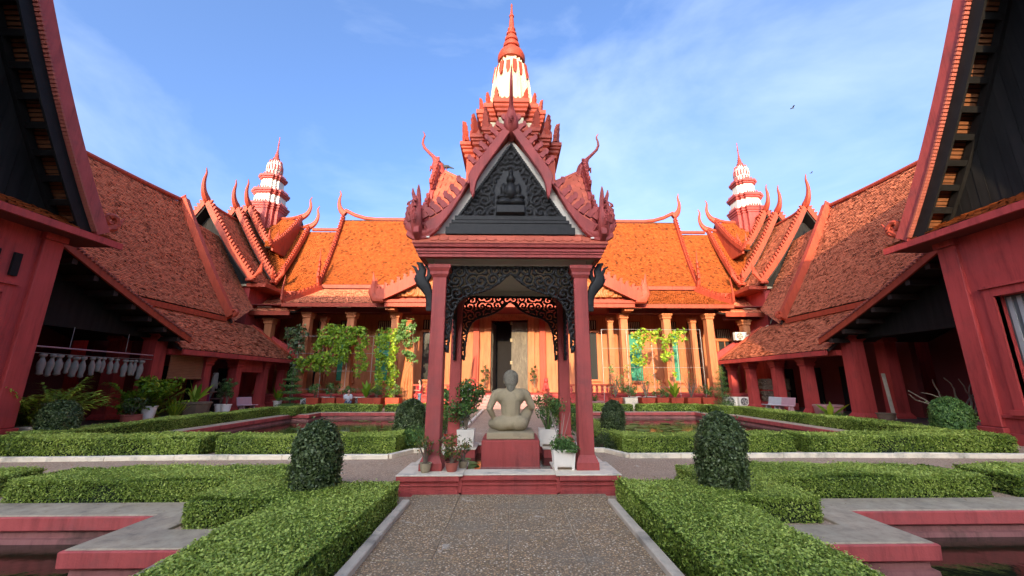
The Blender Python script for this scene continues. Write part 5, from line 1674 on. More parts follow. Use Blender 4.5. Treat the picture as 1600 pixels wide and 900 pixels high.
# platform, steps, balusters
mb = MB(); mb.loop([(-21, 28.9), (-2.6, 28.9), (2.6, 28.9), (21, 28.9), (21, 33.2), (-21, 33.2)], [(.06, -.02), (.06, .1), (0, .14), (0, .3), (-.05, .34), (-.05, .6), (0, .64), (0, .72), (.06, .76), (.06, .9)]); mb.build('platform', 'red', Hh)
for k in range(5):
    m_ = MB(); m_.box(-2.3, 2.3, 26.95 + k * .38, 28.88, 0.002, .165 * (k + 1)); m_.build('step', 'clay_pink', Hh, bevel=.01)
for sx in (-1, 1):
    m_ = MB(); x0, x1 = sorted((sx * 2.32, sx * 2.75)); m_.box(x0, x1, 26.6, 28.82, 0, .95); m_.build('stair_wall', 'red', Hh, bevel=.02)
    for k in range(11):
        x = sx * (3.6 + k * .36)
        m_ = MB(); m_.lathe(x, 28.72, [(.09, .92), (.09, .98), (.05, 1.02), (.10, 1.16), (.07, 1.28), (.05, 1.34), (.09, 1.40), (.09, 1.44)], 8); m_.build('baluster', 'red', Hh, smooth=True)
    m_ = MB(); x0, x1 = sorted((sx * 3.4, sx * 7.4)); m_.box(x0, x1, 28.6, 28.86, 1.442, 1.56); m_.build('balustrade_rail', 'trim', Hh)
# central doorway
mb = MB()
mb.box(-3.9, -1.55, 32.7, 33.2, .9, 8.6); mb.box(1.45, 3.9, 32.7, 33.2, .9, 8.6); mb.box(-1.549, 1.449, 32.7, 33.2, 6.7, 8.6)
mb.build('door_wall', 'salmon', Hh)
for (xa, xb, d) in ((-2.1, -1.56, .16), (1.46, 2.0, .16), (-3.0, -2.5, .26), (2.4, 2.9, .26)):
    m_ = MB(); m_.box(xa, xb, 32.7 - d, 32.72, .9, 7.0); m_.build('pilaster', 'salmon' if d < .2 else 'trim', Hh, bevel=.02)
m_ = MB(); m_.box(-2.2, 2.1, 32.5, 32.72, 6.85, 7.1); m_.box(-2.35, 2.25, 32.45, 32.72, 7.101, 7.3); m_.build('door_head', 'salmon', Hh)
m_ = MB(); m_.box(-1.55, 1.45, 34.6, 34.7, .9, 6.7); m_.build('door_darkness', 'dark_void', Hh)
def door_leaf(x0, x1, y0, y1, ang, hinge):
    m_ = MB()
    w_ = abs(x1 - x0)
    m_.box(0, w_, -.05, .05, 0, 5.55)
    for za, zb in ((.25, 1.6), (1.9, 3.4), (3.7, 5.2)):
        m_.box(.16, w_ - .16, -.075, -.051, za, zb)
    return m_
dl = door_leaf(0, 1.32, 0, 0, 0, 0)
d_ = dl.build('door_leaf', 'door_wood', Hh, world=False); d_.location = (.12, 32.72 - 32, .95)
d_2 = door_leaf(0, 1.5, 0, 0, 0, 0).build('door_leaf', 'door_wood', Hh, world=False); d_2.location = (-1.5, 32.9 - 32, .95); d_2.rotation_euler = (0, 0, R(80))
for zz in (1.3, 3.1, 4.9, 6.3):
    m_ = MB(); m_.box(.02, .20, 32.55, 32.68, zz, zz + .25); m_.build('hinge_block', 'stone', Hh)
# tall slatted transom above the door
for k in range(12):
    m_ = MB(); xx_ = -1.45 + k * .255; m_.box(xx_, xx_ + .10, 32.66, 32.69, 7.32, 8.4); m_.build('transom_bar', 'dark_timber', Hh)
# porch gable in front of the door
pr = roof(Hh, (0, 27.9, 13.4), (0, 33, 13.4), (-9.4, 27.9, 7.35), (-9.4, 33, 7.35), .5, .19, .15, 'tile_orange', 'porch_roof')
pr2 = roof(Hh, (0, 27.9, 13.4), (0, 33, 13.4), (9.4, 27.9, 7.35), (9.4, 33, 7.35), .5, .19, .15, 'tile_orange', 'porch_roof')
for sx, q in ((-1, pr), (1, pr2)):
    verge(q, slope_pts((0, 27.85, 13.5), (sx * 9.3, 27.85, 7.45), .5, 14), (0, -1, 0), .75, .35, 'trim', 'verge', crockets=.5)
    k_ = MB()
    k_.tube([(sx * 9.0, 27.85, 7.45), (sx * 9.6, 27.85, 7.45), (sx * 9.85, 27.85, 7.9), (sx * 9.75, 27.85, 8.6), (sx * 9.85, 27.85, 9.4)], [.28, .32, .26, .16, .03], 8, .7, (0, 1, 0))
    for e in range(4):
        k_.tube([(sx * (9.2 + .12 * e), 27.85, 7.5), (sx * (9.55 + .05 * e), 27.85, 7.9 + .2 * e), (sx * (9.4 + .05 * e), 27.85, 8.3 + .25 * e)], [.16, .13, .02], 6)
    k_.build('foot_ornament', 'trim', q, smooth=True)
gm = carve('tympanum', lambda s, z: np.abs(s) < (12.9 - z) / (12.9 - 7.7) * 8.2, lambda s, z: .05 + .10 * np.clip(np.cos(2 * PI * np.hypot((np.abs(s) % 1.3) - .65, ((z - 7.6) % 1.1) - .5) / .34 - np.arctan2(((z - 7.6) % 1.1) - .5, (np.abs(s) % 1.3) - .65)), -.7, 1), -8.2, 8.2, 7.7, 12.9, .07, .2)
gm.materials.append(MATS['gold_carving'])
ty = link('tympanum', gm, None, Hh); ty.location = (0, 28.2 - 32, 0); OFF[ty.name] = Vector()
m_ = MB(); m_.extrude([(-8.9, 28.42, 7.5), (8.9, 28.42, 7.5), (0, 28.42, 13.1)], (0, .15, 0)); m_.build('gable_backing', 'trim', Hh)
m_ = MB(); m_.box(-9.3, 9.3, 28.0, 28.4, 7.25, 7.45); m_.box(-9.0, 9.0, 28.1, 28.5, 6.95, 7.249); m_.build('architrave', 'trim', Hh)
for sx in (-1, 1):
    m_ = MB(); x0, x1 = sorted((sx * 8.35, sx * 9.0)); m_.box(x0, x1, 28.45, 30.1, 6.77, 7.0); m_.build('beam', 'salmon', Hh)
m_ = MB(); m_.box(-20.9, 20.9, 32.3, 32.55, 7.25, 9.6); m_.build('attic_wall', 'red', Hh)
m_ = MB(); m_.box(-21, 21, 28.9, 33.0, 7.18, 7.24); m_.build('porch_ceiling', 'interior_red', Hh)
m_ = MB(); m_.box(-21, 21, 38.0, 38.3, 0, 9.4); m_.build('rear_wall', 'red', Hh)
for sx in (-1, 1):
    for k in range(4):
        m_ = MB(); m_.box(sx * (9.4 + 2.9 * k) - .5, sx * (9.4 + 2.9 * k) + .5, 29.2, 29.3, 7.06, 7.12); m_.build('strip_light', 'white_metal', Hh)

# ================================================================== HALLS BEHIND THE VIEWPOINT (one closes the courtyard, the taller block is added to shade it)
def rear_hall(name, label, y0, parts, eave):
    B2 = thing(name, label, 'building', (0, y0, 0))
    for (xa, xb, rz_) in parts:
        for s2 in (1, -1):
            roof(B2, (xa, y0, rz_), (xb, y0, rz_), (xa, y0 + s2 * 3.6, eave), (xb, y0 + s2 * 3.6, eave), .3, .5, .4, 'tile_orange', 'roof')
        m_ = MB(); m_.box(xa, xb, y0 - 3, y0 + 3, 0, eave - .1); m_.build('wall', 'red', B2)
        for xe in (xa + .1, xb - .3):
            m_ = MB(); m_.extrude([(xe, y0 + 3.1, eave - .1), (xe, y0 - 3.1, eave - .1), (xe, y0, rz_ - .3)], (.2, 0, 0)); m_.build('gable_wall', 'black_wood', B2)
rear_hall('opposite_hall', 'low tiled hall closing the courtyard behind the viewpoint', -17, [(-24, 26, 10.0)], 5.6)
rear_hall('shade_block', 'tall unseen block added to shade the courtyard, beyond the opposite hall', -47, [(-12.8, 10.6, 22.9), (-52, -12.82, 20.6), (10.62, 40, 19.6)], 15.0)  # invented block, ridge steps shaped to shade the courtyard and pavilion
# ================================================================== PLANTS, POTS AND SMALL THINGS
class LB:
    """Collects leaf quads with a tint each."""
    def __init__(self): self.V, self.F, self.T, self.n = [], [], [], 0
    def quads(self, V, F, t):
        self.V.append(V); self.F.append(F + self.n); self.T.append(t); self.n += len(V)
    def blade(self, base, az, length, rise, droop, width, t, seg=4, tip=.0, roll=0.0):
        """One long leaf: rises from base along azimuth az, then droops."""
        d = np.array([math.cos(az), math.sin(az), 0]); s = np.array([-math.sin(az), math.cos(az), 0])
        b = np.array(base, float)
        P = []
        for i in range(seg + 1):
            u = i / seg
            c = b + d * length * u * math.cos(rise) * (1 - .15 * droop * u) + np.array([0, 0, 1]) * (length * (u * math.sin(rise) - droop * u * u * .9))
            w = width * (math.sin(PI * min(1, .12 + u * .88)) ** .8 if tip == 0 else (1 - u) ** .6) * .5
            k = np.array([0, 0, roll * w])
            P += [c + s * w + k, c - s * w - k]
        F = np.array([[2 * i, 2 * i + 1, 2 * i + 3, 2 * i + 2] for i in range(seg)])
        self.quads(np.array(P), F, np.full(seg, t))
    def scatter(self, C, N, size, t, aspect=.5, spread=.9, up=0.):
        V, F = leaf_arrays(C, N, size, aspect, spread, .12, up)
        self.quads(V, F, t)
    def build(self, name, m, parent):
        return npobj(name, np.concatenate(self.V), np.concatenate(self.F), m, parent, np.concatenate(self.T), 'stuff')

def ball(n, c, r):
    d = rng.normal(0, 1, (n, 3)); d /= np.linalg.norm(d, axis=1, keepdims=True)
    q = rng.random((n, 1)) ** .45
    return np.array(c) + d * q * np.array(r), d

def bushy(parent, x, y, z, h, r, leaf, m, stems=5, n=None, clumps=9):
    """Uneven shrub: stems out of the pot, leaf clumps of different size at their ends."""
    st_ = MB(); lb = LB()
    for k in range(clumps):
        an = rnd.uniform(0, 2 * PI); q = rnd.uniform(.15, 1) * r; hh = h * rnd.uniform(.35, 1)
        if k == 0: q, hh = .1 * r, h
        tip = (x + q * math.cos(an), y + q * math.sin(an), z + hh)
        if k < stems + 3:
            st_.tube([(x + rnd.uniform(-.02, .02), y, z - .02), (x + q * .35 * math.cos(an), y + q * .35 * math.sin(an), z + hh * .5), tip], [.014, .010, .005], 5)
        cr_ = r * rnd.uniform(.28, .5)
        nn = int((n or 700) / clumps)
        C, N = ball(nn, (tip[0], tip[1], tip[2] - cr_ * .3), (cr_, cr_, cr_ * .9))
        C[:, 2] = np.maximum(C[:, 2], z + .02)
        lb.scatter(C, N, leaf * rng.uniform(.6, 1.3, nn), np.clip(rng.normal(.45, .22, nn) + .12 * (C[:, 2] - tip[2]) / cr_, 0, 1), .5, .7, .3)
    st_.build('stem', 'bark', parent)['kind'] = 'stuff'
    return lb.build('foliage', m, parent)

def palm(parent, x, y, z, h, nf, m='leaf_palm', spread=1.0):
    lb = LB(); st_ = MB()
    for k in range(nf):
        az = rnd.uniform(0, 2 * PI); L = h * rnd.uniform(.7, 1.05); rise = rnd.uniform(.75, 1.35); dr = rnd.uniform(.25, .55)
        bx, by = x + rnd.uniform(-.15, .15), y + rnd.uniform(-.15, .15)
        pts = []
        for i in range(9):
            u = i / 8
            pts.append((bx + math.cos(az) * L * u * math.cos(rise) * spread * 1.2, by + math.sin(az) * L * u * math.cos(rise) * spread * 1.2, z + L * (u * math.sin(rise) - dr * u * u * .75)))
        st_.tube(pts, [.014 * (1 - .8 * i / 8) for i in range(9)], 5)
        for i in range(2, 26):
            u = i / 26 * 8; j = min(int(u), 7); f = u - j
            p = lerp(pts[j], pts[j + 1], f)
            for s in (-1, 1):
                lb.blade(p, az + s * rnd.uniform(.7, 1.1), L * .26 * (1 - .5 * abs(i / 26 - .45)), rnd.uniform(.1, .5), .35, .075, min(1, max(0, rnd.gauss(.55, .22))), 2, 1)
    st_.build('frond_stalk', 'leaf_stalk', parent)['kind'] = 'stuff'
    lb.build('fronds', m, parent)

def broadleaf(parent, x, y, z, h, n, width, m='leaf_shrub', rise=(.7, 1.4), tint=.5):
    lb = LB()
    for k in range(n):
        L = h * rnd.uniform(.65, 1.1)
        lb.blade((x + rnd.uniform(-.05, .05), y + rnd.uniform(-.05, .05), z), rnd.uniform(0, 2 * PI), L, rnd.uniform(*rise), rnd.uniform(.1, .4), width * rnd.uniform(.7, 1.2), min(1, max(0, rnd.gauss(tint, .2))), 5, 0, rnd.uniform(-.5, .5))
    lb.build('foliage', m, parent)
mat('leaf_stalk', (0.16, 0.20, 0.05), .6, .15, 8)

def pot_round(parent, x, y, z, r, h, m, flare=1.25, soil=True):
    q = MB()
    q.lathe(x, y, [(r * .72, z), (r * .80, z + h * .08), (r * 1.0, z + h * .55), (r * flare * .86, z + h * .9), (r * flare * .95, z + h * .92), (r * flare * .95, z + h), (r * flare * .80, z + h), (r * flare * .78, z + h * .85)], 20)
    q.build('pot', m, parent, smooth=True)
    s = MB(); s.lathe(x, y, [(r * flare * .8, z + h * .80), (r * flare * .8, z + h * .86)], 14); s.build('soil', 'soil', parent)

def slat_planter(label, x, y, z, w, h, group='white slatted planters'):
    t = thing('slatted_planter', label, 'planter', (x, y, z), group=group)
    hw = w / 2
    b = MB(); b.taper(x, y, z + .04, z + h - .02, hw * .80, hw * .80, hw * .93, hw * .93); b.build('box', 'white_metal', t)
    for (dx, dy) in ((-1, -1), (1, -1), (1, 1), (-1, 1)):
        p = MB(); p.taper(x + dx * hw * .82, y + dy * hw * .82, z, z + h, .022, .022, .026, .026, dx * hw * .12, dy * hw * .12); p.build('leg', 'white_metal', t)
    for k in range(6):
        u = (k - 2.5) / 3 * hw * .78
        for s in (-1, 1):
            p = MB(); p.taper(x + u * .88, y + s * hw * .83, z + .06, z + h - .05, .020, .012, .022, .012, u * .14, s * hw * .12); p.build('slat', 'white_metal', t)
            p = MB(); p.taper(x + s * hw * .83, y + u * .88, z + .06, z + h - .05, .012, .020, .012, .022, s * hw * .12, u * .14); p.build('slat', 'white_metal', t)
    r_ = MB()
    for s in (-1, 1):
        r_.box(x - hw, x + hw, y + s * hw * .95 - .018, y + s * hw * .95 + .018, z + h - .045, z + h)
        r_.box(x + s * hw * .95 - .018, x + s * hw * .95 + .018, y - hw * .93, y + hw * .93, z + h - .046, z + h - .001)
    r_.build('rim', 'white_metal', t)
    s_ = MB(); s_.box(x - hw * .86, x + hw * .86, y - hw * .86, y + hw * .86, z + h - .08, z + h - .055); s_.build('soil', 'soil', t)
    return t
# --- round the pavilion
t = slat_planter('white slatted planter with low leafy green, beside the right front post', .90, 7.12, .3055, .34, .31)
bushy(t, .90, 7.12, .58, .20, .30, .055, 'leaf_shrub', n=900, clumps=12)
for k in range(7):
    s = MB(); a_ = rnd.uniform(-.9, .9); s.tube([(.86, 7.14, .62), (.86 + a_ * .12, 7.14 + rnd.uniform(-.05, .05), .9), (.86 + a_ * .25, 7.14 + rnd.uniform(-.1, .1), 1.12 + rnd.uniform(0, .18))], [.007, .005, .002], 5); s.build('bare_twig', 'bark_pale', t)
t = slat_planter('white slatted planter with tall mixed shrub, at the left back of the pavilion', -.98, 9.55, .3055, .36, .36)
bushy(t, -.98, 9.55, .62, 1.05, .52, .085, 'leaf_shrub', n=1300, clumps=16)
t = slat_planter('white slatted planter with loose grassy shrub, at the right back of the pavilion', .86, 9.6, .3055, .36, .36)
bushy(t, .86, 9.6, .62, .75, .42, .06, 'leaf_shrub', n=1300, clumps=14)
broadleaf(t, .86, 9.6, .62, .8, 26, .022, 'leaf_shrub', (.9, 1.45))
def potted(name, label, x, y, z, r, h, m, cat='potted plant', group='potted plants', **k):
    t = thing(name, label, cat, (x, y, z), group=group)
    pot_round(t, x, y, z, r, h, m, **k)
    return t
t = potted('potted_plant', 'small pale glazed pot with wispy plant, in front of the left post', -1.34, 6.86, .3055, .085, .14, 'stone')
bushy(t, -1.34, 6.86, .42, .42, .19, .05, 'leaf_croton', n=160, clumps=8)
t = potted('potted_plant', 'small terracotta pot with bushy reddish plant, right of the left front post', -.93, 6.92, .3055, .10, .14, 'terracotta')
bushy(t, -.93, 6.92, .42, .42, .30, .05, 'leaf_croton', n=420, clumps=12)
t = potted('potted_plant', 'small pot with low grey-leaved plant, behind the terracotta pot', -.78, 7.2, .3055, .08, .11, 'stone')
bushy(t, -.78, 7.2, .40, .2, .16, .045, 'leaf_dark', n=130, clumps=6)
t = thing('flowering_shrub', 'leafy shrub with red leaves between the two left posts of the pavilion', 'shrub', (-1.62, 10.45, 0))
bushy(t, -1.62, 10.45, .0, 1.5, .6, .13, 'leaf_shrub', n=800, clumps=18)
lb = LB()
for k in range(26):
    p = (-1.45 + rnd.uniform(-.35, .25), 10.0 + rnd.uniform(-.2, .2), .75 + rnd.uniform(-.3, .35))
    for q in range(4): lb.blade(p, rnd.uniform(0, 6.28), .13, rnd.uniform(0, 1), .3, .05, rnd.random(), 2)
lb.build('red_leaves', 'flower_red', t)
t = thing('flowering_shrub', 'loose green shrub beside the path behind the right back post', 'shrub', (1.55, 11.3, 0))
bushy(t, 1.55, 11.3, .0, 1.15, .55, .075, 'leaf_shrub', n=1100, clumps=16)
t = thing('dark_ground_shrub', 'low dark shrub at the foot of the middle right hedge, by the pavilion', 'shrub', (2.45, 11.0, 0))
bushy(t, 2.45, 11.05, 0, .42, .42, .05, 'leaf_dark', n=1500, clumps=14)
t = thing('dark_ground_shrub', 'low leafy shrub under the shaggy topiary, left of the pavilion', 'shrub', (-2.3, 11.0, 0))
bushy(t, -2.35, 11.1, 0, .5, .5, .06, 'leaf_shrub', n=1500, clumps=14)
# --- lily pads
pad = MB()
pad.add([(0, 0, 0)] + [(math.cos(R(18 + 324 * i / 12)), math.sin(R(18 + 324 * i / 12)), .03) for i in range(13)], [(0, i + 1, i + 2) for i in range(12)])
pad_me = pad.mesh('lily_pad'); pad_me.materials.append(MATS['leaf_shrub'])
at_ = pad_me.attributes.new('tint', 'FLOAT', 'FACE'); at_.data.foreach_set('value', [.75] * 12)
def pads(n, x0, x1, y0, y1, z, r, label, grp):
    for k in range(n):
        o = link('lily_pad', pad_me); o.location = (rnd.uniform(x0, x1), rnd.uniform(y0, y1), z + .004 * (k % 7) + .004); s = r * rnd.uniform(.6, 1.2)
        o.scale = (s, s, s); o.rotation_euler = (rnd.uniform(-.05, .05), rnd.uniform(-.05, .05), rnd.uniform(0, 6.3))
        props(o, label, 'lily pad', grp)
pads(26, -1.15, -.66, 7.35, 8.9, .125, .12, 'round lily pad floating in the pavilion pool left of the pedestal', 'lily pads in the pavilion pool')
pads(60, 3.9, 6.2, 17.5, 23.3, -.295, .26, 'lily pad floating in the far right pond', 'lily pads in the far right pond')
pads(40, 6.5, 10.0, 14.0, 22.5, -.295, .2, 'lily pad floating in the far right pond', 'lily pads in the far right pond')
pads(26, -9.8, -4.5, 15.0, 22.5, -.295, .2, 'lily pad floating in the far left pond', 'lily pads in the far left pond')
pads(14, -4.3, -3.5, 2.6, 4.3, -.295, .16, 'lily pad floating in the near left pond', 'lily pads in the near left pond')

# --- left side plants
t = thing('palm_planter', 'pale trough with yellow-green palms against the left wall', 'palm', (-14.2, 12.7, 0), group='potted palms')
q = MB(); q.taper(-14.3, 12.9, 0, .42, .62, .32, .72, .38); q.build('trough', 'ledge_white', t, bevel=.02)
q = MB(); q.box(-14.9, -13.7, 12.6, 13.2, .38, .40); q.build('soil', 'soil', t)
for dx, h in ((-.45, 1.9), (.0, 2.1), (.45, 1.8)): palm(t, -14.3 + dx, 12.9, .38, h, 15)
t = thing('leafy_planting', 'large feathery green plant in front of the first left gallery column', 'plant', (-15.9, 18.4, 0))
palm(t, -15.7, 18.3, .1, 2.5, 24, 'leaf_vine'); bushy(t, -15.6, 18.2, .1, 1.7, .9, .2, 'leaf_vine', n=1300, clumps=18)
t = potted('potted_plant', 'round terracotta bowl with grey-green plant near the left bay', -15.3, 17.2, 0, .34, .42, 'terracotta', flare=1.1)
bushy(t, -15.3, 17.2, .36, .7, .42, .08, 'leaf_dark', n=500, clumps=10)
t = potted('potted_plant', 'tall white pot with big glossy leaves, left of the striped grass plant', -15.35, 18.0, 0, .24, .72, 'white_pot', flare=1.3)
broadleaf(t, -15.35, 18.0, .66, .85, 26, .19, 'leaf_dark', (.3, 1.3), .6)
t = thing('grassy_clump', 'bright striped grassy clump in front of the square stone planter', 'plant', (-15.2, 19.2, 0))
broadleaf(t, -15.2, 19.2, .05, 1.35, 60, .06, 'leaf_vine', (.9, 1.45))
t = thing('stone_planter', 'grey octagonal stone planter with upright agave blades', 'planter', (-15.3, 20.4, 0))
q = MB(); q.lathe(-15.3, 20.4, [(.52, 0), (.56, .1), (.70, .66), (.74, .68), (.74, .76), (.62, .76)], 8); q.build('planter_bowl', 'stone_dark', t)
broadleaf(t, -15.3, 20.4, .72, 1.35, 11, .17, 'leaf_vine', (.9, 1.4), .6)
for i, (x, y, w) in enumerate(((-15.4, 22.5, 'left'), (-15.1, 22.7, 'right'))):
    t = potted('potted_plant', 'white pot with dense upright shrub beside the pink bench, %s of two' % w, x - .1 * (1 - i), y - .3 * i, 0, .21, .55, 'white_pot', flare=1.3)
    bushy(t, x - .1 * (1 - i), y - .3 * i, .5, 1.35, .32, .07, 'leaf_dark' if i == 0 else 'leaf_shrub', n=1300, clumps=18)
t = potted('potted_plant', 'white pot with bright upright leaves at the far end of the left gallery', -15.3, 27.6, 0, .24, .5, 'white_pot')
broadleaf(t, -15.3, 27.6, .45, 1.1, 16, .16, 'leaf_vine', (.8, 1.4))
t = potted('potted_plant', 'terracotta pot with tall loose plant at the far end of the left gallery', -14.9, 28.2, 0, .3, .5, 'terracotta')
bushy(t, -14.9, 28.2, .45, 1.9, .6, .12, 'leaf_shrub', n=600, clumps=14)
# layered topiaries
def tiers(label, x, y, levels, m, leaf=.07):
    t = thing('tiered_topiary', label, 'topiary', (x, y, 0), group='tiered topiaries')
    q = MB(); q.tube([(x, y, 0), (x, y, levels[-1][0])], [.07, .03], 6); q.build('trunk', 'bark', t)
    for (z, r, th) in levels:
        n = int(r * r * 2200)
        C, N = ball(n, (x, y, z), (r, r, th))
        lb = LB(); lb.scatter(C, N, leaf * rng.uniform(.6, 1.2, n), np.clip(rng.normal(.45, .2, n) + .25 * (C[:, 2] - z) / th, 0, 1), .5, .6, .5)
        lb.build('foliage_tier', m, t)
tiers('tiered topiary clipped in flat rounds, at the left end of the back hall', -14.2, 27.0, [(.25, .85, .14), (.65, .80, .12), (1.05, .72, .11), (1.45, .66, .10), (1.85, .58, .11), (2.2, .45, .28), (2.5, .25, .2)], 'leaf_shrub')
tiers('tall fresh-green tiered topiary at the right end of the back hall', 14.2, 27.2, [(.35, .75, .32), (.85, .62, .24), (1.25, .60, .2), (1.6, .5, .2), (1.95, .45, .22), (2.3, .35, .22), (2.6, .22, .2)], 'leaf_shrub')

# --- planter boxes along the hall
labs = ['first', 'second', 'third', 'fourth', 'fifth', 'sixth', 'seventh']
def planter_row(xs_, side, m_of, plants):
    for i, x in enumerate(xs_):
        m = m_of.get(i, 'trim')
        t = thing('box_planter', '%s square box planter along the back hall on the %s, %s from the left' % ('whitewashed' if m != 'trim' else 'red', side, labs[i]), 'planter', (x, 27.6, 0), group='box planters by the hall')
        q = MB(); w = .40 + .03 * (i % 3); q.taper(x, 27.6, 0, .70, w * .88, w * .88, w, w); q.build('box', m, t, bevel=.015)
        q = MB(); q.box(x - w * .85, x + w * .85, 27.6 - w * .85, 27.6 + w * .85, .66, .702); q.build('soil', 'soil', t)
        p = plants[i % len(plants)]
        if p == 'bush': bushy(t, x, 27.6, .7, rnd.uniform(.5, .9), .5, .12, 'leaf_shrub', n=360, clumps=10)
        elif p == 'blade': broadleaf(t, x, 27.6, .7, 1.5, 14, .24, 'leaf_vine', (.8, 1.4))
        elif p == 'twig':
            s = MB()
            for k in range(9):
                a_ = rnd.uniform(0, 6.28); r_ = rnd.uniform(.2, .6); hh = rnd.uniform(.8, 1.7)
                s.tube([(x, 27.6, .7), (x + r_ * .4 * math.cos(a_), 27.6 + r_ * .4 * math.sin(a_), .7 + hh * .5), (x + r_ * math.cos(a_), 27.6 + r_ * math.sin(a_), .7 + hh)], [.03, .02, .008], 5)
            s.build('branches', 'bark', t)['kind'] = 'stuff'
            lb = LB(); n = 70; C, N = ball(n, (x, 27.6, 1.9), (.6, .5, .6)); lb.scatter(C, N, .12 * rng.uniform(.6, 1.2, n), rng.random(n), .4, .8); lb.build('foliage', 'leaf_shrub', t)
planter_row([-12.9, -11.85, -10.85, -9.55, -8.85, -7.7], 'left', {}, ['bush', 'bush', 'bush', 'blade', 'bush', 'bush'])
planter_row([7.1, 8.05, 9.2, 10.2, 11.15, 12.25, 13.25], 'right', {1: 'ledge_white'}, ['twig', 'bush', 'twig', 'bush', 'blade', 'twig', 'bush'])
t = thing('round_planter', 'wide stone bowl with low grasses left of the right planter row', 'planter', (5.6, 27.0, 0))
pot_round(t, 5.6, 27.0, 0, .6, .5, 'clay_pink', flare=1.1); broadleaf(t, 5.6, 27.0, .45, .6, 60, .04, 'leaf_shrub', (.5, 1.3))
# --- climbing vines on the porch
def vine(label, spots, y, m='leaf_vine', leaf=.21, group='climbing vines'):
    t = thing('climbing_vine', label, 'vine', (spots[0][0], y, .9), group=group)
    lb = LB(); st_ = MB()
    for (x0, x1, z0, z1, dens) in spots:
        n = int((x1 - x0) * (z1 - z0) * dens * 1.7)
        for k in range(n):
            cx_, cz_ = rnd.uniform(x0, x1), rnd.uniform(z0, z1)
            q = rnd.randint(10, 26); r_ = rnd.uniform(.15, .38)
            C, N = ball(q, (cx_, y + rnd.uniform(-.25, .25), cz_), (r_, .2, r_))
            N = N * .4 + np.array([0, -1, .4]); N /= np.linalg.norm(N, axis=1, keepdims=True)
            lb.scatter(C, N, leaf * rng.uniform(.5, 1.2, q), np.clip(rng.normal(.5, .25, q), 0, 1), .7, .5)
        for k in range(1):
            xa = rnd.uniform(x0, x1)
            st_.tube([(xa, y, z0 - .3), (xa + rnd.uniform(-.2, .2), y - .05, (z0 + z1) / 2), (xa + rnd.uniform(-.3, .3), y, z1)], [.02, .018, .01], 5)
    st_.build('stem', 'bark', t)['kind'] = 'stuff'
    lb.build('foliage', m, t)
vine('thick green vine hanging over the trellis on the left of the hall', [(-13.6, -10.2, 4.2, 5.5, 11), (-13.9, -11.4, 3.0, 4.4, 9), (-14.9, -12.4, 2.4, 3.4, 9), (-10.7, -10.1, 2.2, 4.4, 9)], 28.5)
vine('bright yellow-green vine falling as a narrow column, left of the porch', [(-9.35, -7.95, 4.4, 5.35, 13), (-9.35, -8.9, 1.0, 4.5, 14), (-8.5, -7.95, .7, 4.5, 14)], 28.45)
vine('leafy vine climbing the tan trunk next to the porch column on the left', [(-8.0, -6.7, 4.6, 5.9, 9), (-7.4, -6.7, 3.0, 4.6, 7)], 28.3, 'leaf_shrub')
vine('thin pale creeper on the first left porch column', [(-15.9, -14.5, 4.6, 5.6, 6), (-15.6, -14.6, 2.4, 4.6, 4)], 28.8, 'leaf_dark')
vine('sunlit yellow vine along the top of the right trellis', [(8.9, 12.9, 4.5, 5.3, 8), (8.8, 9.6, 2.6, 4.6, 5), (11.0, 11.6, 2.0, 4.5, 4)], 28.5)
vine('sparse green shrub climbing below the right trellis', [(7.0, 8.6, 1.0, 2.9, 5), (9.3, 10.4, .9, 2.6, 3)], 28.4, 'leaf_shrub', .11)
t = thing('tan_trunk', 'pale tan twisted trunk standing at the left porch column', 'trunk', (-7.3, 28.6, 0))
q = MB()
for k in range(5):
    q.tube([(-7.35 + .12 * k, 28.65, .0), (-7.5 + .15 * k + rnd.uniform(-.1, .1), 28.62, 1.5), (-7.3 + .1 * k, 28.66, 3.2), (-7.4 + .14 * k, 28.64, 4.8)], [.14, .11, .10, .05], 7)
q.build('trunk', 'gold_carving', t, smooth=True)
# --- trellis frames of thin pale pipes
def trellis(label, x0, x1, y, z1, nx, nz_):
    t = thing('trellis_frame', label, 'trellis', ((x0 + x1) / 2, y, 0), group='pipe trellises')
    for i in range(nx + 1):
        x = x0 + (x1 - x0) * i / nx
        q = MB(); q.tube([(x, y, 0), (x, y, z1)], .016, 5); q.build('pipe', 'grey_metal', t)
    for j in range(1, nz_ + 1):
        z = z1 * j / nz_
        q = MB(); q.tube([(x0, y + .03, z), (x1, y + .03, z)], .012, 5); q.build('pipe', 'grey_metal', t)
trellis('thin pipe trellis in front of the right porch columns', 6.6, 13.8, 28.62, 5.42, 4, 4)
trellis('thin pipe trellis behind the thick vine on the left', -15.0, -8.0, 28.75, 4.9, 4, 4)
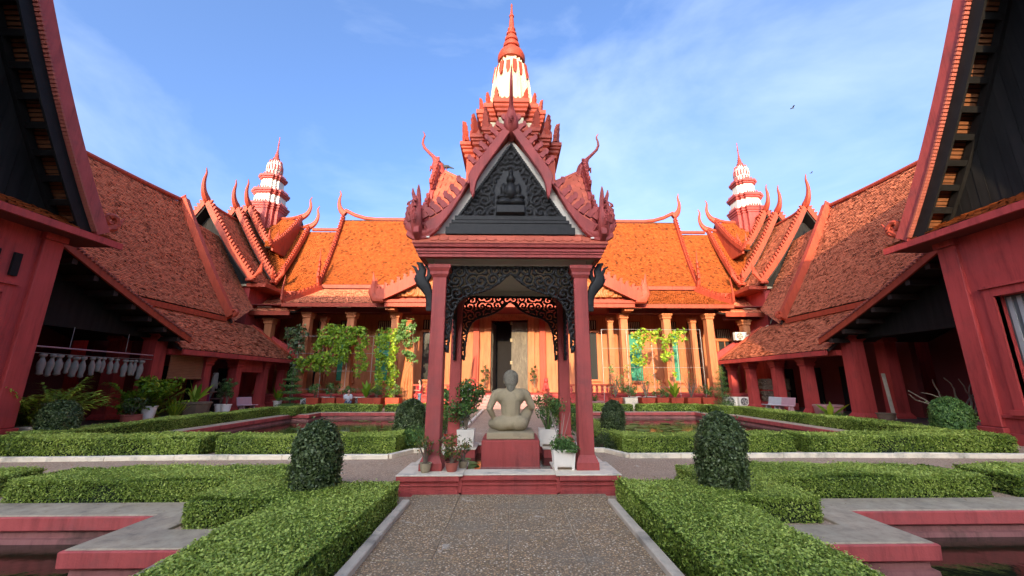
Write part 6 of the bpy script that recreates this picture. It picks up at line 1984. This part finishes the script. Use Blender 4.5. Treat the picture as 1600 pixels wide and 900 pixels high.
# --- air conditioners
def aircon(label, x, y, z, rz=0):
    t = thing('air_conditioner', label, 'air conditioner', (x, y, z), rz, group='air conditioners'); OFF[t.name] = Vector()
    q = MB(); q.box(-.43, .43, -.16, .16, .04, .62); q.build('casing', 'white_metal', t, bevel=.02)
    q = MB(); q.lathe(0, 0, [(.255, -.012), (.255, .012), (.235, .012), (.235, -.012), (.255, -.012)], 20, False)
    o = q.build('fan_ring', 'grey_metal', t); o.rotation_euler = (PI / 2, 0, 0); o.location = (-.1, -.172, .33)
    q = MB(); q.lathe(0, 0, [(.23, 0), (.23, .004)], 20); o = q.build('fan_well', 'dark_void', t); o.rotation_euler = (PI / 2, 0, 0); o.location = (-.1, -.163, .33)
    q = MB()
    for k in range(5):
        a_ = k * 2 * PI / 5
        q.add([(0, 0, 0), (.2 * math.cos(a_), .2 * math.sin(a_), .01), (.2 * math.cos(a_ + .7), .2 * math.sin(a_ + .7), -.01)], [(0, 1, 2)])
    o = q.build('fan_blades', 'grey_metal', t); o.rotation_euler = (PI / 2, 0, 0); o.location = (-.1, -.175, .33)
    for r_ in (.07, .13, .19):
        q = MB(); q.lathe(0, 0, [(r_, 0), (r_ + .01, 0), (r_ + .01, .008), (r_, .008), (r_, 0)], 18, False); o = q.build('fan_guard', 'white_metal', t); o.rotation_euler = (PI / 2, 0, 0); o.location = (-.1, -.182, .33)
    for s in (-.3, .3):
        q = MB(); q.box(s - .05, s + .05, -.14, .14, 0, .04); q.build('foot', 'grey_metal', t)
aircon('air conditioner between the first two red planters on the left', -12.35, 28.3, .1)
aircon('air conditioner half hidden behind the third and fourth left planters', -10.2, 28.35, .1)
aircon('tall-looking air conditioner beside the left tiered topiary', -13.75, 28.4, .0, R(25))
aircon('air conditioner standing behind the right tiered topiary', 15.1, 27.9, .1)
aircon('second air conditioner just right of the tiered topiary', 15.85, 27.6, .1)
aircon('air conditioner behind the right row of red planters', 9.7, 28.4, .1)
aircon('air conditioner behind the middle of the right planters', 8.65, 28.4, .1)
aircon('air conditioner perched on the raking red wall above the right skirt roof', 17.1, 29.3, 4.68)
t = thing('drain_hose', 'pale hose curving down the right skirt roof to the air conditioner', 'hose', (17.5, 29.2, 4.8))
q = MB(); q.tube([(17.3, 29.15, 4.95), (18.2, 28.9, 5.25), (19.0, 28.6, 5.8), (19.4, 28.45, 6.6), (19.8, 28.4, 7.2)], .05, 6); q.build('tube', 'ledge_white', t, smooth=True)
# --- benches
def bench(label, x, y, rz, seats):
    t = thing('moulded_bench', label, 'bench', (x, y, 0), rz, group='moulded benches'); OFF[t.name] = Vector()
    pr_ = [(-.30, .42), (-.26, .45), (.10, .42), (.18, .46), (.26, .80), (.30, .86), (.34, .85), (.31, .78), (.23, .42), (.14, .37), (-.26, .40)]
    for k, m in enumerate(seats):
        a_ = (k - len(seats) / 2) * .96
        q = MB(); q.extrude([(a_ + .005, u, z) for u, z in pr_], (.95, 0, 0)); q.build('seat', m, t, bevel=.012)
        for e in (.14, .80):
            q = MB(); q.extrude([(a_ + e, -.18, 0), (a_ + e, .22, 0), (a_ + e, .14, .38), (a_ + e, -.12, .38)], (.1, 0, 0)); q.build('leg', m, t, bevel=.01)
bench('pink moulded bench under the left gallery, beside the white pots', -15.0, 24.0, R(75), ['bench_pink'])
bench('grey and pink moulded double bench in front of the right gallery', 15.3, 23.3, R(-82), ['bench_grey', 'bench_pink'])
# --- right side pots
t = thing('clay_tub', 'pink clay tub with upright fleshy leaves between the right gallery columns', 'planter', (15.9, 20.3, 0))
q = MB(); q.lathe(15.9, 20.4, [(.5, 0), (.55, .05), (.60, .5), (.64, .52), (.64, .6), (.52, .6)], 18); q.build('tub', 'clay_pink', t, smooth=True)
t = thing('agave_plant', 'broad pale-green agave in front of the pink clay tub', 'plant', (15.3, 19.5, 0))
broadleaf(t, 15.3, 19.5, .1, 1.0, 13, .22, 'leaf_vine', (.5, 1.35), .6)
bushy(t, 15.4, 19.0, 0, .25, .5, .08, 'leaf_shrub', n=400, clumps=8)
t = potted('stone_pot', 'squat grey stone pot at the foot of the second right column', 16.2, 17.6, 0, .30, .40, 'stone_dark', cat='pot')
t = thing('twisted_tree', 'bare twisting grey plant in a pink bowl against the right pillar', 'plant', (14.9, 13.3, 0))
pot_round(t, 14.9, 13.3, 0, .5, .42, 'clay_pink', flare=1.15)
for k in range(9):
    q = MB(); a_ = rnd.uniform(0, 6.28); p = Vector((14.9, 13.3, .38)); pts = [p.copy()]
    d = Vector((math.cos(a_) * .6 - .25, math.sin(a_) * .6, .9)).normalized()
    for i in range(7):
        d = (d + Vector((rnd.uniform(-.55, .4), rnd.uniform(-.5, .5), rnd.uniform(-.35, .4)))).normalized()
        p = p + d * .24; pts.append(p.copy())
    q.tube(pts, [.045 * (1 - .1 * i) for i in range(8)], 6); q.build('branch', 'bark', t, smooth=True)
# --- carved stones under the right gallery
lc = np.array([(x, z) for x in np.arange(-.0, 1.6, .22) for z in np.arange(0, .8, .22)])
for i, (ya, yb, za, zb, lab) in enumerate(((24.9, 27.8, 1.22, 1.92, 'long carved stone lintel, upper of two, in the right gallery'), (25.0, 27.3, .46, 1.12, 'long carved stone lintel, lower of two, in the right gallery'))):
    L = (yb - ya) / 2
    me = carve('carved_lintel', lambda s, z: np.abs(s) < L - .02 + .04 * np.sin(z * 13), lambda s, z: .03 + .05 * np.clip(scroll(s, z, lc, .16), -.7, 1) - .03 * (np.abs(z - (zb - za) / 2) < .03), -L, L, 0, zb - za, .03, .42)
    me.materials.append(MATS['stone_dark'])
    o = link('carved_lintel', me); o.rotation_euler = (0, 0, -PI / 2); o.location = (16.9, (ya + yb) / 2, za); OFF[o.name] = Vector()
    props(o, lab, 'carved stone', 'carved lintels')
t = thing('display_plinth', 'low red plinth carrying the carved stone lintels', 'plinth', (17.1, 26.3, 0))
q = MB(); q.box(16.75, 17.5, 24.7, 28.0, .056, .455); q.box(16.9, 17.4, 25.2, 27.2, 1.125, 1.215); q.build('block', 'red', t, bevel=.02)
t = thing('leaning_board', 'narrow pale board leaning against the second right column', 'board', (17.4, 18.2, 0))
q = MB(); q.taper(17.45, 18.55, .06, 2.1, .07, .03, .07, .03, .15, .3); q.build('board', 'kerb_grey', t)
t = thing('stone_stele', 'dim broken stone figure standing deep in the right bay', 'sculpture', (18.6, 15.0, 0))
blob('torso', [('s', (18.6, 15, 1.5), (.3, .5, .7)), ('s', (18.6, 14.7, 2.3), (.22, .25, .3)), ('c', (18.6, 15, .4), (18.6, 15.2, 1.2), .3, .35)], .04, 'stone_dark', t)
q = MB(); q.box(18.1, 19.1, 14.3, 15.7, .061, .5); q.build('plinth', 'interior_red', t)
t = thing('stone_block_pile', 'dim heap of large stone blocks at the back of the right bay', 'stones', (19.4, 13.6, 0))
for k in range(9):
    q = MB(); y_ = 12.6 + (k % 3) * .85 + rnd.uniform(-.1, .1); z_ = .061 + (k // 3) * .62; q.box(18.9 + rnd.uniform(-.1, .1), 19.9, y_, y_ + .82, z_, z_ + .6); q.build('block', 'stone_dark', t, bevel=.05)
# --- left bay: rod with hanging cloth bundles, dim chairs
t = thing('hanging_rod', 'thin pale rod slung across the left open bay', 'rod', (-16.3, 16.5, 2.9))
q = MB(); q.tube([(-16.3, 13.0, 2.92), (-16.3, 18.75, 2.88)], .03, 6); q.build('rod', 'bench_pink', t)
for yy in (15.2, 17.4):
    q = MB(); q.tube([(-16.3, yy, 2.93), (-16.3, yy, 3.7)], .01, 5); q.build('wire', 'grey_metal', t)
q = MB(); q.lathe(0, 0, [(.02, 0), (.10, -.02), (.105, -.10), (.05, -.14), (.06, -.2), (.11, -.34), (.115, -.5), (.08, -.68), (.10, -.78), (.05, -.82), (.01, -.84)], 10)
bme = q.mesh('cloth_bundle'); bme.materials.append(MATS['cloth_white']); bme.shade_smooth()
for k in range(15):
    o = link('cloth_bundle', bme); o.location = (-16.3 + rnd.uniform(-.04, .04), 14.45 + k * .27 + rnd.uniform(-.05, .05), 2.66 + rnd.uniform(-.03, .03)); s = rnd.uniform(.72, .95); o.scale = (s, s * rnd.uniform(.9, 1.25), s * rnd.uniform(.9, 1.12))
    o.rotation_euler = (rnd.uniform(-.1, .1), rnd.uniform(-.06, .06), rnd.uniform(0, 6)); props(o, 'whitish tied cloth bundle on the cord in the left bay, %s from its near end' % ('first second third fourth fifth sixth seventh eighth ninth tenth eleventh twelfth thirteenth fourteenth fifteenth'.split()[k]), 'cloth bundle', 'hanging cloth bundles')
t = thing('bundle_cord', 'thin cord carrying the white cloth bundles in the left bay', 'cord', (-16.3, 16.5, 2.67))
q = MB(); q.tube([(-16.3, 13.2, 2.70), (-16.3, 16.2, 2.665), (-16.3, 18.75, 2.70)], .012, 5); q.build('cord', 'cloth_white', t)
def chair(label, x, y, rz):
    t = thing('metal_chair', label, 'chair', (x, y, .06), rz, group='dim metal chairs'); OFF[t.name] = Vector()
    q = MB(); q.box(-.22, .22, -.22, .22, .43, .47); q.build('seat', 'grey_metal', t, bevel=.01)
    q = MB(); q.box(-.22, .22, .2, .24, .55, .9); q.build('backrest', 'grey_metal', t, bevel=.01)
    for a_ in (-.2, .2):
        for b in (-.2, .2):
            q = MB(); q.tube([(a_, b, 0), (a_, b, .43 if b < 0 else .9)], .014, 6); q.build('leg', 'dark_timber', t)
chair('dim grey metal chair in the left open bay, nearer one', -16.6, 15.3, R(70)); chair('dim grey metal chair in the left open bay, farther one', -16.7, 16.2, R(100))
t = thing('plain_bench_table', 'dim long table at the far end of the left gallery', 'table', (-17.2, 25.6, .055))
q = MB(); q.box(-17.6, -16.9, 24.6, 26.7, .72, .78); q.build('tabletop', 'clay_pink', t)
for a_ in (-17.5, -17.0):
    for b in (24.75, 26.55):
        q = MB(); q.box(a_ - .04, a_ + .04, b - .04, b + .04, .056, .719); q.build('leg', 'dark_timber', t)
def drape(name, label, x, y, z0, z1, w, m):
    t = thing(name, label, 'cloth', (x, y, z0)); q = MB()
    n = 14; vs, fs = [], []
    for j in range(6):
        for i in range(n + 1):
            u = i / n; v = j / 5
            vs.append((x + .09 * math.sin(u * 17 + v), y + (u - .5) * w * (1 - .45 * v), z0 + (z1 - z0) * v))
    for j in range(5):
        for i in range(n):
            a_ = j * (n + 1) + i; fs.append((a_, a_ + 1, a_ + n + 2, a_ + n + 1))
    q.add(vs, fs); o = q.build('folds', m, t, smooth=True); md = o.modifiers.new('t', 'SOLIDIFY'); md.thickness = .02
drape('draped_cloth', 'maroon cloth hanging at the left gallery doorway', -16.5, 22.6, .06, 1.7, 1.1, 'cloth_maroon')
drape('draped_cloth', 'white cloth hanging above the maroon drape in the left gallery', -16.3, 22.9, 1.35, 2.2, .55, 'cloth_white')
# --- guardian lions by the door, small potted trees
for sx, sd in ((-1, 'left'), (1, 'right')):
    x = sx * 2.52 - .02; y = 28.4; z = .952
    t = thing('guardian_lion', 'small red guardian lion on the %s side of the door steps' % sd, 'statue', (x, y, z), group='guardian lions')
    q = MB(); q.box(x - .22, x + .22, y - .3, y + .3, z, z + .12); q.build('plinth', 'trim', t)
    blob('body', [('s', (x, y + .05, z + .40), (.19, .26, .24)), ('s', (x, y - .08, z + .58), (.18, .19, .22)), ('s', (x, y - .16, z + .84), (.16, .17, .16)), ('s', (x, y - .31, z + .80), (.09, .09, .07)), ('s', (x - .11, y - .12, z + .99), (.04, .03, .06)), ('s', (x + .11, y - .12, z + .99), (.04, .03, .06)),
                  ('c', (x - .12, y - .18, z + .5), (x - .12, y - .2, z + .16), .07, .06), ('c', (x + .12, y - .18, z + .5), (x + .12, y - .2, z + .16), .07, .06), ('s', (x - .17, y + .12, z + .24), (.1, .2, .12)), ('s', (x + .17, y + .12, z + .24), (.1, .2, .12)), ('c', (x, y + .28, z + .3), (x, y + .3, z + .7), .05, .03)], .03, 'red', t, 2)
    t = potted('potted_plant', 'slender plant in a pale pot by the %s door jamb' % sd, sx * 1.95, 31.8, .9, .2, .35, 'salmon')
    bushy(t, sx * 1.95, 31.8, 1.2, 1.7, .35, .16, 'leaf_dark', n=220, clumps=10)
    t = thing('flag_on_pole', 'folded blue and red flag on a pole, %s of the hall door' % sd, 'flag', (sx * 3.55, 28.5, .9), group='flags')
    q = MB(); q.tube([(sx * 3.55, 28.5, .9), (sx * 3.55, 28.5, 5.0)], .035, 6); q.build('pole', 'white_metal', t)
    for m, a_, b in (('flag_blue', 0, .5), ('flag_red', .5, 1.2), ('flag_blue', 1.2, 1.7)):
        q = MB(); vs, fs = [], []
        for j in range(5):
            for i in range(7):
                u = i / 6; v = j / 4
                vs.append((sx * 3.55 + sx * (.1 + u * .35 + .25 * (a_ + (b - a_) * v) * .3), 28.5 + .08 * math.sin(u * 9 + v), 4.9 - (a_ + (b - a_) * v) * .95 - u * .55))
        for j in range(4):
            for i in range(6):
                k = j * 7 + i; fs.append((k, k + 1, k + 8, k + 7))
        q.add(vs, fs); o = q.build('cloth_band', m, t, smooth=True); md = o.modifiers.new('t', 'SOLIDIFY'); md.thickness = .015
# --- pigeon and distant birds
t = thing('pigeon', 'grey pigeon perched on the left horn of the pavilion roof', 'bird', (-1.5, KY, 6.40))
def pg(a, b): return (-1.5 + a * .62, KY, 6.49 + b * .62)
blob('body', [('s', pg(0, .14), (.08, .046, .046)), ('c', pg(-.10, .18), pg(-.14, .25), .028, .022), ('s', pg(-.16, .27), (.025, .022, .024)), ('c', pg(-.19, .265), pg(-.225, .255), .010, .004), ('c', pg(.09, .13), pg(.28, .07), .028, .012)], .009, 'feather', t, 2)
for e in (-.02, .02):
    q = MB(); q.tube([(-1.5, KY + e, 6.56), (-1.5, KY + e, 6.46)], .006, 5); q.build('leg', 'terracotta', t)
for i, (x, y, z, s, lab) in enumerate(((24.8, 30, 25.2, .55, 'small dark bird flying high on the right of the sky'), (25.4, 30, 18.9, .35, 'tiny bird gliding low above the right tower'))):
    t = thing('flying_bird', lab, 'bird', (x, y, z))
    blob('body', [('s', (x, y, z), (.2 * s, .07 * s, .06 * s)), ('s', (x - .22 * s, y, z + .02 * s), (.06 * s, .05 * s, .05 * s)), ('c', (x + .15 * s, y, z), (x + .34 * s, y, z), .04 * s, .015 * s)], .015, 'feather', t, 1)
    for e in (-1, 1):
        q = MB(); q.add([(x - .1 * s, y + e * .04 * s, z + .02), (x + .12 * s, y + e * .04 * s, z + .02), (x + .16 * s, y + e * .25 * s, z + .22 * s), (x + .05 * s, y + e * .55 * s, z + .2 * s), (x - .08 * s, y + e * .28 * s, z + .26 * s)], [(0, 1, 2, 3, 4)])
        o = q.build('wing', 'feather', t); md = o.modifiers.new('t', 'SOLIDIFY'); md.thickness = .012

# ================================================================== PEOPLE
def person(label, x, y, z, rz, top, top_m, leg_m, vest=None, pose='stand', h=1.62, bow=.0):
    t = thing('person', label, 'person', (x, y, z), rz); OFF[t.name] = Vector()
    k = h / 1.65
    def v(a, b, c): return (a * k, b * k, c * k)
    sq = pose == 'crouch'
    hz = .42 if sq else .90                                 # hip height
    sh = hz + .50; hd = hz + .66
    fw = .10 if sq else .0
    lean = .16 if sq else bow
    def u(a, b, c): return v(a, b - lean * max(0, c - hz) / .6 * 1.0, c)       # torso leans forward (-Y)
    skin = [('c', u(0, 0, hz), u(0, 0, sh), .09, .10), ('c', u(0, 0, sh), u(0, -.01, hd - .05), .055, .05), ('s', u(0, -.02 - bow * .4, hd + .08), v(.075, .095, .115)), ('s', u(0, -.115 - bow * .4, hd + .055), v(.015, .02, .022)),
            ('s', u(-.075, -.01 - bow * .4, hd + .06), v(.012, .02, .03)), ('s', u(.075, -.01 - bow * .4, hd + .06), v(.012, .02, .03))]
    for s in (-1, 1):
        S = u(s * .19, 0, sh - .03); E = u(s * .23, -.03, sh - .30); H_ = u(s * .12, -.24, sh - .26)
        skin += [('c', S, E, .045, .036), ('c', E, H_, .034, .026), ('s', (H_[0], H_[1] - .04, H_[2]), v(.035, .05, .022))]
        for f in range(4):
            skin.append(('c', (H_[0] + (f - 1.5) * .018, H_[1] - .07, H_[2]), (H_[0] + (f - 1.5) * .016 - s * .006, H_[1] - .125 + abs(f - 1.4) * .012, H_[2] - .02), .0095, .008))
        skin.append(('c', (H_[0] - s * .035, H_[1] - .03, H_[2] + .005), (H_[0] - s * .05, H_[1] - .075, H_[2] + .012), .0105, .009))
        if sq:
            skin += [('c', v(s * .1, 0, hz), v(s * .14, -.36, .50), .085, .065), ('c', v(s * .14, -.36, .50), v(s * .12, -.12, .08), .06, .045), ('s', v(s * .12, -.2, .04), v(.045, .12, .04))]
        else:
            skin += [('c', v(s * .09, 0, hz), v(s * .10, -.01, .48), .085, .06), ('c', v(s * .10, -.01, .48), v(s * .10, .02, .08), .055, .038), ('s', v(s * .10, -.05, .035), v(.042, .12, .035))]
    blob('body', skin, .0115, 'skin', t, 1, world=False)
    shirt = [('c', u(0, 0, hz + .02), u(0, 0, hz + .22), .135, .135), ('s', u(0, -.01, sh - .14), v(.185, .125, .2)), ('c', u(-.14, 0, sh - .02), u(.14, 0, sh - .02), .075, .075)]
    for s in (-1, 1): shirt.append(('c', u(s * .19, 0, sh - .03), u(s * .222, -.025, sh - .2), .066, .058))
    blob('shirt', shirt, .016, top_m, t, 2, world=False)
    if vest:
        blob('vest', [('c', u(0, 0, hz + .10), u(0, 0, hz + .3), .150, .150), ('s', u(0, -.01, sh - .14), v(.195, .140, .19)), ('c', u(-.10, 0, sh - .0), u(.10, 0, sh - .0), .072, .072)], .016, vest, t, 2, world=False)
    tr = [('s', v(0, 0, hz - .01), v(.165, .125, .12))]
    for s in (-1, 1):
        if sq: tr += [('c', v(s * .1, 0, hz), v(s * .14, -.36, .50), .10, .08), ('c', v(s * .14, -.36, .50), v(s * .12, -.13, .12), .075, .06)]
        else: tr += [('c', v(s * .09, 0, hz - .03), v(s * .10, -.01, .48), .10, .078), ('c', v(s * .10, -.01, .48), v(s * .10, .02, .10), .075, .062)]
    blob('trousers', tr, .016, leg_m, t, 2, world=False)
    blob('hair', [('s', u(0, .015 - bow * .4, hd + .11), v(.088, .100, .105)), ('s', u(0, .06 - bow * .3, hd + .03), v(.07, .055, .10)), ('c', u(0, .075, hd + .0), u(0, .10, hd - .14), .05, .03)], .013, 'hair', t, 2, world=False)
    return t
person('person in a red vest and white shirt, standing left of the pavilion by the balustrade', -5.75, 26.4, .0, R(-70), None, 'cloth_white', 'jeans', 'vest_red', h=1.74)
person('person with bowed head in a printed white shirt and grey trousers, behind the left posts', -1.85, 17.1, .0, R(20), None, 'shirt_print', 'jeans', h=1.66, bow=.14)
person('person crouching low between the red planters on the left', -10.35, 26.6, .0, R(30), None, 'shirt_print', 'jeans', pose='crouch')
person('person in a pale shirt bending in the dim left gallery', -17.2, 23.9, .055, R(120), None, 'cloth_white', 'jeans', h=1.6, bow=.2)

# ================================================================== FALLEN LEAVES
lb = LB()
n = 420
C = np.stack([rng.uniform(-1.45, 1.45, n), rng.uniform(1.5, 6.6, n), np.full(n, .046)], 1)
n2 = 700
x = rng.uniform(-12, 12, n2); y = rng.uniform(7.5, 9.6, n2); keep = (np.abs(x) > 1.9)
C2 = np.stack([x, y, np.full(n2, .008)], 1)[keep]
n3 = 160
C3 = np.stack([rng.uniform(3.0, 11, n3) * rng.choice((-1, 1), n3), rng.uniform(5.82, 6.3, n3), np.full(n3, .042)], 1)
C = np.concatenate([C[rng.random(n) < .35], C2, C3])
lb.scatter(C, np.tile([0., 0, 1], (len(C), 1)), rng.uniform(.02, .05, len(C)), rng.random(len(C)), .5, .12)
mat('dry_leaf', (0.30, 0.20, 0.08), .8, .3, 9)
o = lb.build('leaf_litter', 'dry_leaf', None)
props(o, 'small dry leaves scattered over the paving and paths', 'leaf litter', kind='stuff')
